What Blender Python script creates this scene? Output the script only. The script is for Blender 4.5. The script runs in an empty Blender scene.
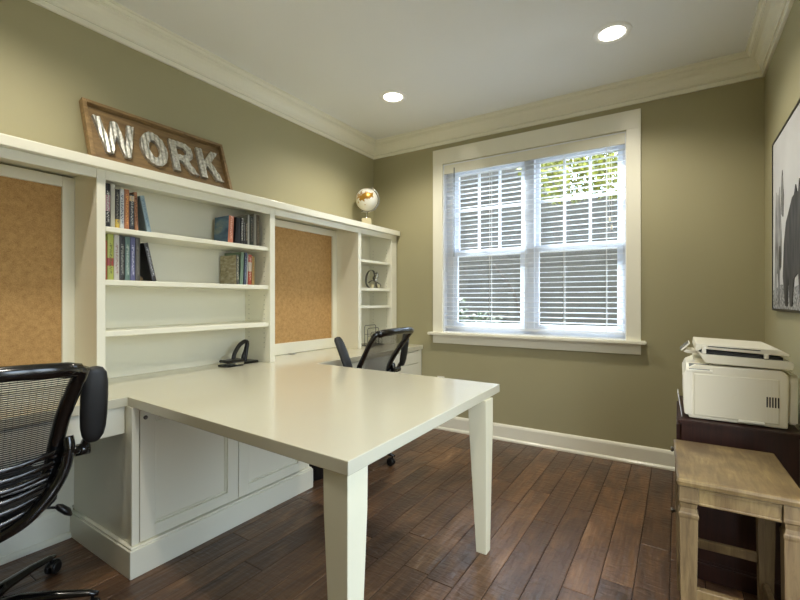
import bpy, bmesh, math, random
from mathutils import Vector, Matrix
random.seed(7)
PI = math.pi
SC = bpy.context.scene
COL = SC.collection

# ------------------------------------------------------------------ materials
def new_mat(name):
    m = bpy.data.materials.new(name); m.use_nodes = True
    nt = m.node_tree; nt.nodes.clear()
    out = nt.nodes.new('ShaderNodeOutputMaterial'); b = nt.nodes.new('ShaderNodeBsdfPrincipled')
    nt.links.new(b.outputs[0], out.inputs[0])
    return m, nt, b, out
def srgb(c):
    return tuple((v/255/12.92 if v/255 <= .04045 else ((v/255+.055)/1.055)**2.4) for v in c) + (1,)
def N(nt, t, **kw):
    n = nt.nodes.new(t)
    for k, v in kw.items():
        if k.startswith('i_'):
            key = k[2:]
            n.inputs[int(key) if key.isdigit() else key.replace('_', ' ')].default_value = v
        else: setattr(n, k, v)
    return n
def simple(name, col, rough=.5, metal=0, bump=0, bscale=200, coat=0, var=0, vscale=3, spec=.5, emis=None):
    m, nt, b, out = new_mat(name); L = nt.links.new
    b.inputs['Roughness'].default_value = rough; b.inputs['Metallic'].default_value = metal
    b.inputs['Specular IOR Level'].default_value = spec
    if coat: b.inputs['Coat Weight'].default_value = coat; b.inputs['Coat Roughness'].default_value = .12
    c = srgb(col); tc = N(nt, 'ShaderNodeTexCoord')
    n = N(nt, 'ShaderNodeTexNoise', i_Scale=vscale, i_Detail=4.0); L(tc.outputs['Object'], n.inputs['Vector'])
    mx = N(nt, 'ShaderNodeMix', data_type='RGBA'); L(n.outputs['Fac'], mx.inputs[0])
    v = var if var else .015
    mx.inputs[6].default_value = tuple(x*(1-v) for x in c[:3])+(1,); mx.inputs[7].default_value = tuple(min(1, x*(1+v)) for x in c[:3])+(1,)
    L(mx.outputs[2], b.inputs['Base Color'])
    if bump:
        n2 = N(nt, 'ShaderNodeTexNoise', i_Scale=bscale, i_Detail=3.0); L(tc.outputs['Object'], n2.inputs['Vector'])
        bp = N(nt, 'ShaderNodeBump', i_Strength=bump, i_Distance=.002); L(n2.outputs['Fac'], bp.inputs['Height']); L(bp.outputs[0], b.inputs['Normal'])
    if emis:
        b.inputs['Emission Color'].default_value = srgb(emis[0]); b.inputs['Emission Strength'].default_value = emis[1]
    return m
def wood(name, c1, c2, scale=(1, 14, 14), rough=.5, bump=.2, coat=0, patch=None):
    m, nt, b, out = new_mat(name); L = nt.links.new
    b.inputs['Roughness'].default_value = rough
    if coat: b.inputs['Coat Weight'].default_value = coat
    tc = N(nt, 'ShaderNodeTexCoord'); mp = N(nt, 'ShaderNodeMapping'); mp.inputs['Scale'].default_value = scale
    L(tc.outputs['Object'], mp.inputs['Vector'])
    n = N(nt, 'ShaderNodeTexNoise', i_Scale=4.0, i_Detail=8.0, i_Roughness=.65, i_Distortion=.6); L(mp.outputs[0], n.inputs['Vector'])
    r = N(nt, 'ShaderNodeValToRGB'); r.color_ramp.elements[0].position = .3; r.color_ramp.elements[1].position = .72
    r.color_ramp.elements[0].color = srgb(c1); r.color_ramp.elements[1].color = srgb(c2); L(n.outputs['Fac'], r.inputs[0])
    col = r.outputs[0]
    if patch:
        n3 = N(nt, 'ShaderNodeTexNoise', i_Scale=7.0, i_Detail=3.0); L(tc.outputs['Object'], n3.inputs['Vector'])
        r3 = N(nt, 'ShaderNodeValToRGB'); r3.color_ramp.elements[0].position = .42; r3.color_ramp.elements[1].position = .68
        L(n3.outputs['Fac'], r3.inputs[0])
        mx = N(nt, 'ShaderNodeMix', data_type='RGBA'); L(r3.outputs[0], mx.inputs[0]); L(col, mx.inputs[6]); mx.inputs[7].default_value = srgb(patch)
        mul = N(nt, 'ShaderNodeMath', operation='MULTIPLY'); L(r3.outputs[0], mul.inputs[0]); mul.inputs[1].default_value = .85
        L(mul.outputs[0], mx.inputs[0]); col = mx.outputs[2]
    L(col, b.inputs['Base Color'])
    bp = N(nt, 'ShaderNodeBump', i_Strength=bump, i_Distance=.003); L(n.outputs['Fac'], bp.inputs['Height']); L(bp.outputs[0], b.inputs['Normal'])
    return m

M = {}
M['wall'] = simple('olive_wall_paint', (165, 159, 125), .6, bump=.08, bscale=260, var=.02, vscale=1.2)
M['ceiling'] = simple('ceiling_paint', (232, 233, 230), .85, bump=.05, bscale=200)
M['trim'] = simple('cream_trim_paint', (238, 236, 220), .26, coat=.2)
M['cab'] = simple('cabinet_white_paint', (232, 230, 213), .35, coat=.15, bump=.03, bscale=120)
M['top'] = simple('worktop_lacquer', (203, 199, 178), .20, coat=.4)
M['leg'] = simple('leg_paint', (222, 218, 192), .35, coat=.15)
M['sash'] = simple('window_vinyl_white', (236, 240, 246), .35)
M['blk'] = simple('black_plastic', (17, 17, 18), .33, var=.1, bump=.05, bscale=400)
M['blkg'] = simple('black_gloss_plastic', (13, 13, 14), .16, coat=.5)
M['pad'] = simple('black_arm_pad', (20, 21, 22), .45, bump=.1, bscale=600)
M['fab'] = simple('black_seat_fabric', (22, 22, 24), .9, bump=.6, bscale=700)
M['chrome'] = simple('polished_metal', (200, 200, 196), .18, metal=1)
M['steel'] = simple('dark_steel', (120, 118, 112), .3, metal=1)
M['wire'] = simple('black_wire', (26, 26, 26), .4, metal=.5)
M['printer'] = simple('printer_casing', (228, 225, 208), .42, bump=.05, bscale=500)
M['printer2'] = simple('printer_casing_pale', (236, 234, 222), .36)
M['slot'] = simple('printer_dark_slot', (28, 29, 30), .5)
M['lcd'] = simple('printer_panel_grey', (104, 108, 110), .25)
M['dark'] = wood('dark_mahogany', (30, 13, 10), (56, 26, 18), (14, 1, 1), .45, .05, 0)
M['stool'] = wood('limed_stool_wood', (90, 72, 44), (134, 116, 78), (14, 2, 2), .45, .3, patch=(76, 58, 36))
M['stoolleg'] = wood('limed_stool_leg_wood', (76, 60, 37), (118, 100, 68), (16, 16, 1.5), .55, .35)
M['signwood'] = wood('sign_wood', (104, 82, 54), (150, 124, 84), (10, 1.2, 10), .6, .25)
M['signframe'] = wood('sign_frame_wood', (104, 82, 52), (156, 128, 86), (9, 3, 9), .6, .25)
M['paper'] = simple('book_paper', (214, 206, 182), .8, bump=.4, bscale=900)
M['outlet'] = simple('outlet_plastic', (232, 230, 220), .4)
M['bin'] = simple('bin_black_plastic', (18, 18, 20), .4)
M['stone'] = simple('globe_stone_base', (206, 196, 160), .45, var=.12, vscale=30)
M['lens'] = simple('downlight_lens', (255, 250, 235), .5, emis=((255, 246, 225), 9))
M['ringw'] = simple('downlight_ring', (245, 245, 242), .4)
M['leaf'] = simple('leaf_green', (112, 116, 30), .6, var=.5, vscale=6)
M['leaf2'] = simple('leaf_dark_green', (50, 62, 34), .6, var=.5, vscale=6)
M['bark'] = simple('bark', (52, 46, 38), .9, bump=1, bscale=30)
M['ground'] = simple('garden_gravel', (120, 117, 106), .95, bump=1, bscale=20, var=.3, vscale=8)
M['cord'] = simple('white_cord', (228, 228, 222), .7)
M['leaflet'] = simple('leaflet_paper', (206, 208, 214), .4, var=.3, vscale=60)

def m_cork():
    m, nt, b, out = new_mat('cork'); L = nt.links.new
    b.inputs['Roughness'].default_value = .95
    tc = N(nt, 'ShaderNodeTexCoord')
    v = N(nt, 'ShaderNodeTexVoronoi', i_Scale=330.0); L(tc.outputs['Object'], v.inputs['Vector'])
    n = N(nt, 'ShaderNodeTexNoise', i_Scale=40.0, i_Detail=8.0); L(tc.outputs['Object'], n.inputs['Vector'])
    sep = N(nt, 'ShaderNodeSeparateColor'); L(v.outputs['Color'], sep.inputs[0])
    ad = N(nt, 'ShaderNodeMath', operation='MULTIPLY_ADD'); L(sep.outputs[0], ad.inputs[0]); ad.inputs[1].default_value = .45; L(n.outputs['Fac'], ad.inputs[2])
    r = N(nt, 'ShaderNodeValToRGB'); e = r.color_ramp.elements
    e[0].position = .35; e[0].color = srgb((158, 120, 72)); e[1].position = 1.0; e[1].color = srgb((194, 156, 102)); L(ad.outputs[0], r.inputs[0])
    L(r.outputs[0], b.inputs['Base Color'])
    bp = N(nt, 'ShaderNodeBump', i_Strength=.3, i_Distance=.001); L(n.outputs['Fac'], bp.inputs['Height']); L(bp.outputs[0], b.inputs['Normal'])
    return m
M['cork'] = m_cork()
def m_floor():
    m, nt, b, out = new_mat('hand_scraped_hardwood'); L = nt.links.new
    at = N(nt, 'ShaderNodeAttribute', attribute_name='plank'); sp = N(nt, 'ShaderNodeSeparateColor'); L(at.outputs['Color'], sp.inputs[0])
    tc = N(nt, 'ShaderNodeTexCoord')
    off = N(nt, 'ShaderNodeVectorMath', operation='MULTIPLY_ADD'); L(at.outputs['Color'], off.inputs[0]); off.inputs[1].default_value = (13, 17, 5); L(tc.outputs['Object'], off.inputs[2])
    mp = N(nt, 'ShaderNodeMapping'); mp.inputs['Scale'].default_value = (26, 1.8, 1); L(off.outputs[0], mp.inputs['Vector'])
    n = N(nt, 'ShaderNodeTexNoise', i_Scale=2.2, i_Detail=9.0, i_Roughness=.68, i_Distortion=.8); L(mp.outputs[0], n.inputs['Vector'])
    # broad figure in each plank
    mp2 = N(nt, 'ShaderNodeMapping'); mp2.inputs['Scale'].default_value = (7, 2.2, 1); L(off.outputs[0], mp2.inputs['Vector'])
    n2 = N(nt, 'ShaderNodeTexNoise', i_Scale=1.3, i_Detail=3.0, i_Distortion=1.2); L(mp2.outputs[0], n2.inputs['Vector'])
    ad = N(nt, 'ShaderNodeMath', operation='MULTIPLY_ADD'); L(n2.outputs['Fac'], ad.inputs[0]); ad.inputs[1].default_value = .6
    s1 = N(nt, 'ShaderNodeMath', operation='MULTIPLY'); L(n.outputs['Fac'], s1.inputs[0]); s1.inputs[1].default_value = .5; L(s1.outputs[0], ad.inputs[2])
    ad2 = N(nt, 'ShaderNodeMath', operation='MULTIPLY_ADD'); L(sp.outputs[0], ad2.inputs[0]); ad2.inputs[1].default_value = .20; L(ad.outputs[0], ad2.inputs[2])
    r = N(nt, 'ShaderNodeValToRGB'); e = r.color_ramp.elements
    e[0].position = .42; e[0].color = srgb((60, 44, 34)); e[1].position = .95; e[1].color = srgb((158, 126, 94))
    k = e.new(.62); k.color = srgb((88, 64, 46)); k = e.new(.8); k.color = srgb((118, 87, 60)); L(ad2.outputs[0], r.inputs[0])
    L(r.outputs[0], b.inputs['Base Color'])
    rr = N(nt, 'ShaderNodeMapRange', i_3=.24, i_4=.42); L(n.outputs['Fac'], rr.inputs[0]); L(rr.outputs[0], b.inputs['Roughness'])
    # scraped ripples across the grain
    mp3 = N(nt, 'ShaderNodeMapping'); mp3.inputs['Scale'].default_value = (9, 26, 1); L(off.outputs[0], mp3.inputs['Vector'])
    n3 = N(nt, 'ShaderNodeTexNoise', i_Scale=1.6, i_Detail=2.0, i_Distortion=.6); L(mp3.outputs[0], n3.inputs['Vector'])
    mp4 = N(nt, 'ShaderNodeMapping'); mp4.inputs['Scale'].default_value = (30, 3, 1); L(off.outputs[0], mp4.inputs['Vector'])
    n4 = N(nt, 'ShaderNodeTexNoise', i_Scale=1.6, i_Detail=1.0); L(mp4.outputs[0], n4.inputs['Vector'])
    a3 = N(nt, 'ShaderNodeMath', operation='ADD'); L(n3.outputs['Fac'], a3.inputs[0]); L(n4.outputs['Fac'], a3.inputs[1])
    bp = N(nt, 'ShaderNodeBump', i_Strength=.6, i_Distance=.006); L(a3.outputs[0], bp.inputs['Height'])
    bp2 = N(nt, 'ShaderNodeBump', i_Strength=.2, i_Distance=.001); L(n.outputs['Fac'], bp2.inputs['Height']); L(bp.outputs[0], bp2.inputs['Normal'])
    L(bp2.outputs[0], b.inputs['Normal'])
    return m
M['floor'] = m_floor()
M['seam'] = simple('floor_seam', (22, 14, 10), .8)
def m_mesh():
    m, nt, b, out = new_mat('chair_mesh_weave'); L = nt.links.new
    b.inputs['Base Color'].default_value = srgb((48, 48, 49)); b.inputs['Roughness'].default_value = .5
    tc = N(nt, 'ShaderNodeTexCoord'); sp = N(nt, 'ShaderNodeSeparateXYZ'); L(tc.outputs['Object'], sp.inputs[0])
    def lines(o, freq, duty):
        a = N(nt, 'ShaderNodeMath', operation='MULTIPLY'); L(o, a.inputs[0]); a.inputs[1].default_value = freq
        f = N(nt, 'ShaderNodeMath', operation='FRACT'); L(a.outputs[0], f.inputs[0])
        g = N(nt, 'ShaderNodeMath', operation='LESS_THAN'); L(f.outputs[0], g.inputs[0]); g.inputs[1].default_value = duty
        return g.outputs[0]
    h = lines(sp.outputs[2], 135, .62); v = lines(sp.outputs[0], 60, .05)
    mx = N(nt, 'ShaderNodeMath', operation='MAXIMUM'); L(h, mx.inputs[0]); L(v, mx.inputs[1])
    L(mx.outputs[0], b.inputs['Alpha'])
    return m
M['mesh'] = m_mesh()
def m_siding():
    m, nt, b, out = new_mat('grey_board_siding'); L = nt.links.new
    b.inputs['Roughness'].default_value = .85
    tc = N(nt, 'ShaderNodeTexCoord')
    n = N(nt, 'ShaderNodeTexNoise', i_Scale=5.0, i_Detail=6.0); L(tc.outputs['Object'], n.inputs['Vector'])
    r = N(nt, 'ShaderNodeValToRGB'); r.color_ramp.elements[0].color = srgb((34, 34, 28)); r.color_ramp.elements[1].color = srgb((52, 51, 43)); L(n.outputs['Fac'], r.inputs[0])
    L(r.outputs[0], b.inputs['Base Color']); return m
M['siding'] = m_siding()
def m_glass():
    m, nt, b, out = new_mat('window_glass'); L = nt.links.new
    nt.nodes.remove(b)
    t = N(nt, 'ShaderNodeBsdfTransparent'); g = N(nt, 'ShaderNodeBsdfGlossy', i_Roughness=.02); lw = N(nt, 'ShaderNodeLayerWeight', i_Blend=.5); pw = N(nt, 'ShaderNodeMath', operation='POWER'); pw.inputs[1].default_value = 5.0; L(lw.outputs['Facing'], pw.inputs[0]); f = N(nt, 'ShaderNodeMath', operation='MULTIPLY_ADD'); f.inputs[1].default_value = .8; f.inputs[2].default_value = .035; L(pw.outputs[0], f.inputs[0])
    t.inputs[0].default_value = (.96, .98, .98, 1)
    mx = N(nt, 'ShaderNodeMixShader'); L(f.outputs[0], mx.inputs[0]); L(t.outputs[0], mx.inputs[1]); L(g.outputs[0], mx.inputs[2]); L(mx.outputs[0], out.inputs[0])
    return m
M['glass'] = m_glass()
def m_slat():
    m, nt, b, out = new_mat('white_blind_slat'); L = nt.links.new
    b.inputs['Base Color'].default_value = srgb((238, 240, 242)); b.inputs['Roughness'].default_value = .4
    t = N(nt, 'ShaderNodeBsdfTranslucent'); t.inputs[0].default_value = srgb((235, 238, 242))
    mx = N(nt, 'ShaderNodeMixShader'); mx.inputs[0].default_value = .4; L(b.outputs[0], mx.inputs[1]); L(t.outputs[0], mx.inputs[2]); L(mx.outputs[0], out.inputs[0])
    return m
M['slat'] = m_slat()
def m_globe():
    m, nt, b, out = new_mat('globe_map'); L = nt.links.new
    b.inputs['Roughness'].default_value = .3
    tc = N(nt, 'ShaderNodeTexCoord')
    n = N(nt, 'ShaderNodeTexNoise', i_Scale=9.0, i_Detail=5.0, i_Roughness=.5); L(tc.outputs['Object'], n.inputs['Vector'])
    r = N(nt, 'ShaderNodeValToRGB'); r.color_ramp.interpolation = 'LINEAR'; e = r.color_ramp.elements
    e[0].position = .545; e[0].color = (0, 0, 0, 1); e[1].position = .56; e[1].color = (1, 1, 1, 1); L(n.outputs['Fac'], r.inputs[0])
    mx = N(nt, 'ShaderNodeMix', data_type='RGBA'); L(r.outputs[0], mx.inputs[0]); mx.inputs[6].default_value = srgb((226, 224, 212)); mx.inputs[7].default_value = srgb((176, 132, 52))
    L(mx.outputs[2], b.inputs['Base Color']); ml = N(nt, 'ShaderNodeMath', operation='MULTIPLY'); L(r.outputs[0], ml.inputs[0]); ml.inputs[1].default_value = .6; L(ml.outputs[0], b.inputs['Metallic'])
    return m
M['globe'] = m_globe()
def m_galv():
    m, nt, b, out = new_mat('galvanised_metal'); L = nt.links.new
    b.inputs['Metallic'].default_value = .75; b.inputs['Roughness'].default_value = .42
    tc = N(nt, 'ShaderNodeTexCoord')
    v = N(nt, 'ShaderNodeTexNoise', i_Scale=60.0, i_Detail=5.0); L(tc.outputs['Object'], v.inputs['Vector'])
    r = N(nt, 'ShaderNodeValToRGB'); r.color_ramp.elements[0].position = .3; r.color_ramp.elements[0].color = srgb((150, 150, 144)); r.color_ramp.elements[1].position = .75; r.color_ramp.elements[1].color = srgb((226, 226, 220)); L(v.outputs['Fac'], r.inputs[0])
    L(r.outputs[0], b.inputs['Base Color']); return m
M['galv'] = m_galv()
_cov = {}
def cover(col, title=None, band=None):
    """book cover paint; title = colour of small dashes down the spine; band = (z0, z1, colour)."""
    def ds(c): g_ = sum(c)/3; return tuple(g_+(v-g_)*.78 for v in c)
    key = (col, title, band); col = ds(col)
    if band: band = (band[0], band[1], ds(band[2]))
    if key in _cov: return _cov[key]
    m, nt, b, out = new_mat('book_cover'); L = nt.links.new
    b.inputs['Roughness'].default_value = .42
    tc = N(nt, 'ShaderNodeTexCoord'); sp = N(nt, 'ShaderNodeSeparateXYZ'); L(tc.outputs['Object'], sp.inputs[0])
    cur = N(nt, 'ShaderNodeRGB'); cur.outputs[0].default_value = srgb(col); cur = cur.outputs[0]
    def M2(op, a, bb):
        n = N(nt, 'ShaderNodeMath', operation=op)
        for i, q in enumerate((a, bb)):
            if isinstance(q, (int, float)): n.inputs[i].default_value = q
            else: L(q, n.inputs[i])
        return n.outputs[0]
    if band:
        f = M2('MULTIPLY', M2('GREATER_THAN', sp.outputs[2], band[0]), M2('LESS_THAN', sp.outputs[2], band[1]))
        mx = N(nt, 'ShaderNodeMix', data_type='RGBA'); L(f, mx.inputs[0]); L(cur, mx.inputs[6]); mx.inputs[7].default_value = srgb(band[2]); cur = mx.outputs[2]
    if title:
        mp = N(nt, 'ShaderNodeMapping'); mp.inputs['Scale'].default_value = (1, 130, 210); L(tc.outputs['Object'], mp.inputs['Vector'])
        n = N(nt, 'ShaderNodeTexNoise', i_Scale=1.0, i_Detail=0.0); L(mp.outputs[0], n.inputs['Vector'])
        f = M2('GREATER_THAN', n.outputs['Fac'], .5)
        f = M2('MULTIPLY', f, M2('LESS_THAN', M2('ABSOLUTE', sp.outputs[1], 0), .0055))
        f = M2('MULTIPLY', f, M2('MULTIPLY', M2('GREATER_THAN', sp.outputs[2], .03), M2('LESS_THAN', sp.outputs[2], .185)))
        f = M2('MULTIPLY', f, M2('GREATER_THAN', sp.outputs[0], -.004))
        mx = N(nt, 'ShaderNodeMix', data_type='RGBA'); L(f, mx.inputs[0]); L(cur, mx.inputs[6]); mx.inputs[7].default_value = srgb(title); cur = mx.outputs[2]
    L(cur, b.inputs['Base Color']); _cov[key] = m
    return m

# ------------------------------------------------------------------ mesh helpers
def BM(): return bmesh.new()
def box(bm, x0, x1, y0, y1, z0, z1, bev=0, seg=1, mi=0, mtx=None):
    r = bmesh.ops.create_cube(bm, size=1.0)
    vs = r['verts']
    for v in vs:
        v.co = Vector(((x0+x1)/2+v.co.x*(x1-x0), (y0+y1)/2+v.co.y*(y1-y0), (z0+z1)/2+v.co.z*(z1-z0)))
    fs = set(f for v in vs for f in v.link_faces)
    if bev:
        es = list(set(e for v in vs for e in v.link_edges))
        r = bmesh.ops.bevel(bm, geom=es, offset=bev, segments=seg, affect='EDGES', clamp_overlap=True)
        fs = set(r['faces']) | set(f for f in fs if f.is_valid)
        allv = set(v for f in fs for v in f.verts)
        fs = set(f for v in allv for f in v.link_faces)
    for f in fs: f.material_index = mi
    if mtx is not None:
        for v in set(v for f in fs for v in f.verts): v.co = mtx @ v.co
    return fs
def prism(bm, pts, a0, a1, axis='x', mi=0, smooth=False):
    """extrude a 2D polygon; axis x: pts=(y,z); y: pts=(x,z); z: pts=(x,y)."""
    def P(p, a):
        return {'x': (a, p[0], p[1]), 'y': (p[0], a, p[1]), 'z': (p[0], p[1], a)}[axis]
    A = [bm.verts.new(P(p, a0)) for p in pts]; B = [bm.verts.new(P(p, a1)) for p in pts]
    n = len(pts); fs = [bm.faces.new(A), bm.faces.new(B[::-1])]
    for i in range(n):
        f = bm.faces.new((A[i], B[i], B[(i+1) % n], A[(i+1) % n])); f.smooth = smooth; fs.append(f)
    for f in fs: f.material_index = mi
    return fs
def tube(bm, pts, ra, rb=None, n=8, up=(0, 0, 1), closed=False, mi=0, caps=True, power=1.0):
    """sweep an ellipse along pts; ra sideways, rb along up-ish; each a number or a list."""
    pts = [Vector(p) for p in pts]; k = len(pts)
    if rb is None: rb = ra
    RA = ra if isinstance(ra, (list, tuple)) else [ra]*k
    RB = rb if isinstance(rb, (list, tuple)) else [rb]*k
    rings = []; U = Vector(up).normalized()
    for i, p in enumerate(pts):
        if closed: t = pts[(i+1) % k]-pts[i-1]
        else: t = pts[min(i+1, k-1)]-pts[max(i-1, 0)]
        t.normalize()
        s = t.cross(U)
        if s.length < .12: s = t.cross(Vector((0, 1, 0)) if abs(U.y) < .5 else Vector((1, 0, 0)))
        s.normalize(); u = s.cross(t).normalized()
        ring = []
        for j in range(n):
            a = 2*PI*j/n + PI/n; c, d = math.cos(a), math.sin(a)
            if power != 1.0: c = math.copysign(abs(c)**power, c); d = math.copysign(abs(d)**power, d)
            ring.append(bm.verts.new(p + s*c*RA[i] + u*d*RB[i]))
        rings.append(ring)
    m = k if closed else k-1
    for i in range(m):
        A, B = rings[i], rings[(i+1) % k]
        for j in range(n):
            f = bm.faces.new((A[j], A[(j+1) % n], B[(j+1) % n], B[j])); f.smooth = True; f.material_index = mi
    if not closed and caps:
        bm.faces.new(rings[0][::-1]).material_index = mi; bm.faces.new(rings[-1]).material_index = mi
def lathe(bm, prof, c=(0, 0, 0), n=24, mi=0, cap=True):
    rings = []
    for r, z in prof:
        rings.append([bm.verts.new((c[0]+r*math.cos(2*PI*j/n), c[1]+r*math.sin(2*PI*j/n), c[2]+z)) for j in range(n)])
    for A, B in zip(rings, rings[1:]):
        for j in range(n):
            f = bm.faces.new((A[j], A[(j+1) % n], B[(j+1) % n], B[j])); f.smooth = True; f.material_index = mi
    if cap:
        bm.faces.new(rings[0][::-1]).material_index = mi; bm.faces.new(rings[-1]).material_index = mi
def loft_sq(bm, secs, mi=0):
    """secs: (cx, cy, z, hx, hy) square sections."""
    rings = [[bm.verts.new((cx+sx*hx, cy+sy*hy, z)) for sx, sy in ((-1, -1), (1, -1), (1, 1), (-1, 1))] for cx, cy, z, hx, hy in secs]
    for A, B in zip(rings, rings[1:]):
        for j in range(4): bm.faces.new((A[j], A[(j+1) % 4], B[(j+1) % 4], B[j])).material_index = mi
    bm.faces.new(rings[0][::-1]).material_index = mi; bm.faces.new(rings[-1]).material_index = mi
def spline(P, k=6):
    P = [Vector(p) for p in P]; out = []
    for i in range(len(P)-1):
        p0, p1, p2, p3 = P[max(i-1, 0)], P[i], P[i+1], P[min(i+2, len(P)-1)]
        for j in range(k):
            t = j/k
            out.append(.5*((2*p1)+(p2-p0)*t+(2*p0-5*p1+4*p2-p3)*t*t+(3*p1-p0-3*p2+p3)*t**3))
    out.append(P[-1]); return out
WM = {}
def link(name, bm, mats, parent=None, world=False, bevel=0):
    bmesh.ops.recalc_face_normals(bm, faces=bm.faces[:])
    me = bpy.data.meshes.new(name)
    if world and parent is not None: bm.transform(WM[parent.name].inverted())
    bm.to_mesh(me); bm.free()
    for m in (mats if isinstance(mats, (list, tuple)) else [mats]): me.materials.append(m)
    o = bpy.data.objects.new(name, me); COL.objects.link(o)
    WM[o.name] = WM[parent.name].copy() if parent is not None else Matrix.Identity(4)
    if parent is not None: o.parent = parent
    if bevel:
        md = o.modifiers.new('b', 'BEVEL'); md.width = bevel; md.segments = 2; md.limit_method = 'ANGLE'; md.angle_limit = .6
    return o
def tag(o, label, cat, group=None, kind=None):
    o['label'] = label; o['category'] = cat
    if group: o['group'] = group
    if kind: o['kind'] = kind
    return o
def thing(name, label, cat, loc=(0, 0, 0), rz=0, group=None, rx=0):
    o = bpy.data.objects.new(name, None); COL.objects.link(o); o.empty_display_size = .1
    o.location = loc; o.rotation_euler = (rx, 0, rz); WM[o.name] = Matrix.Translation(loc) @ Matrix.Rotation(rz, 4, 'Z') @ Matrix.Rotation(rx, 4, 'X')
    return tag(o, label, cat, group)
def struct(o): o['kind'] = 'structure'; return o
def single(name, bm, mats, origin, label, cat, group=None, rz=0, rx=0, bevel=0):
    """a thing that is one mesh, with its own origin (mesh given in world coordinates)."""
    mw = Matrix.Translation(origin) @ Matrix.Rotation(rz, 4, 'Z') @ Matrix.Rotation(rx, 4, 'X')
    bm.transform(mw.inverted()); o = link(name, bm, mats, bevel=bevel); o.matrix_basis = mw
    WM[o.name] = mw
    return tag(o, label, cat, group)
def dup(root, loc, rz, label, group=None):
    r = root.copy(); COL.objects.link(r); r.location = loc; r.rotation_euler = (0, 0, rz); r['label'] = label
    WM[r.name] = Matrix.Translation(loc) @ Matrix.Rotation(rz, 4, 'Z')
    if group: r['group'] = group
    for ch in list(root.children):
        c = ch.copy(); COL.objects.link(c); c.parent = r
        for g in list(ch.children):
            d = g.copy(); COL.objects.link(d); d.parent = c
    return r

# ------------------------------------------------------------------ room
XL, XR, YR, ZC = -2.570, .460, -1.35, 2.74
SA = math.atan(.0257)          # back wall starts here at the left corner and is a touch out of square
def yb(x): return 3.511+.0257*x
WB = Matrix.Translation((XL, yb(XL), 0)) @ Matrix.Rotation(SA, 4, 'Z')   # back-wall frame: u along, v outwards, z
# floor of individual planks
bm = BM(); lay = bm.loops.layers.float_color.new('plank'); W = .124; g = .0012
x = -.277 - W*20
while x < XR+.2:
    y = YR-random.random()*.9
    while y < yb(XR):
        Lp = random.choice((.45, .62, .8, .95, 1.1, 1.25))*random.uniform(.9, 1.1)
        x0, x1, y0, y1 = max(x, XL-.05), min(x+W, XR+.05), max(y, YR-.05), min(y+Lp, 3.56)
        if x1-x0 > .01 and y1-y0 > .01:
            e = .0022; zb = -.0025
            O = [(x0+g, y0+g), (x1-g, y0+g), (x1-g, y1-g), (x0+g, y1-g)]; I = [(x0+g+e, y0+g+e), (x1-g-e, y0+g+e), (x1-g-e, y1-g-e), (x0+g+e, y1-g-e)]
            vo = [bm.verts.new((a, b_, zb)) for a, b_ in O]; vi = [bm.verts.new((a, b_, 0)) for a, b_ in I]
            c = (random.random(), random.random(), random.random(), 1)
            fl = [bm.faces.new(vi)]
            for j in range(4): fl.append(bm.faces.new((vo[j], vo[(j+1) % 4], vi[(j+1) % 4], vi[j])))
            for f in fl:
                for l in f.loops: l[lay] = c
        y += Lp
    x += W
for f in box(bm, XL-.1, XR+.1, YR-.1, 3.6, -.12, -.0024, mi=1): pass
fl = struct(link('floor', bm, [M['floor'], M['seam']]))
bm = BM(); box(bm, XL-.1, XR+.1, YR-.1, 3.62, ZC, ZC+.1)
# round openings are not cut: the downlights are surface trims
struct(link('ceiling', bm, M['ceiling']))
bm = BM(); box(bm, XL-.12, XL, YR-.1, 3.6, 0, ZC); struct(link('wall_left', bm, M['wall']))
DY0, DY1, DZ1 = .45, 1.60, 2.10              # glazed doorway added in the right wall, out of frame, for cool fill daylight
bm = BM(); box(bm, XR, XR+.12, DY1, 3.66, 0, ZC); box(bm, XR, XR+.12, YR-.1, DY0, 0, ZC); box(bm, XR, XR+.12, DY0, DY1, DZ1, ZC); struct(link('wall_right', bm, M['wall']))
dr = bpy.data.objects.new('added_door_1', None); COL.objects.link(dr); dr.location = (XR+.05, 1.025, 0); WM[dr.name] = Matrix.Translation(dr.location); struct(dr)
bm = BM(); box(bm, XR-.02, XR, DY0-.09, DY0, 0, DZ1+.09, .002); box(bm, XR-.02, XR, DY1, DY1+.09, 0, DZ1+.09, .002); box(bm, XR-.02, XR, DY0, DY1, DZ1, DZ1+.09, .002); link('added_door_casing', bm, M['trim'], dr, True)
for a, b_ in ((DY0, 1.025), (1.025, DY1)):
    bm = BM(); q = .07; box(bm, XR+.03, XR+.07, a+.002, a+q, .01, DZ1-.004, .002); box(bm, XR+.03, XR+.07, b_-q, b_-.002, .01, DZ1-.004, .002); box(bm, XR+.03, XR+.07, a+q, b_-q, .01, .16, .002); box(bm, XR+.03, XR+.07, a+q, b_-q, DZ1-.08, DZ1-.004, .002)
    lf = link('added_door_leaf', bm, M['sash'], dr, True)
    bm = BM(); box(bm, XR+.045, XR+.051, a+q, b_-q, .16, DZ1-.08); link('pane', bm, M['glass'], lf, True)
bm = BM(); box(bm, XL, XR, YR-.12, YR, 0, ZC); struct(link('wall_rear', bm, M['wall']))
# back wall with the window opening (u,v,z frame)
UO0, UO1, ZO0, ZO1 = .773, 2.258, .885, 2.415
UR = (XR-XL)/math.cos(SA)
bm = BM(); T = .14
for a in ((-.0, UO0, 0, ZC), (UO1, UR, 0, ZC), (UO0, UO1, 0, ZO0), (UO0, UO1, ZO1, ZC)): box(bm, a[0], a[1], 0, T, a[2], a[3])
bm.transform(WB); struct(link('wall_back', bm, M['wall']))
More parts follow.
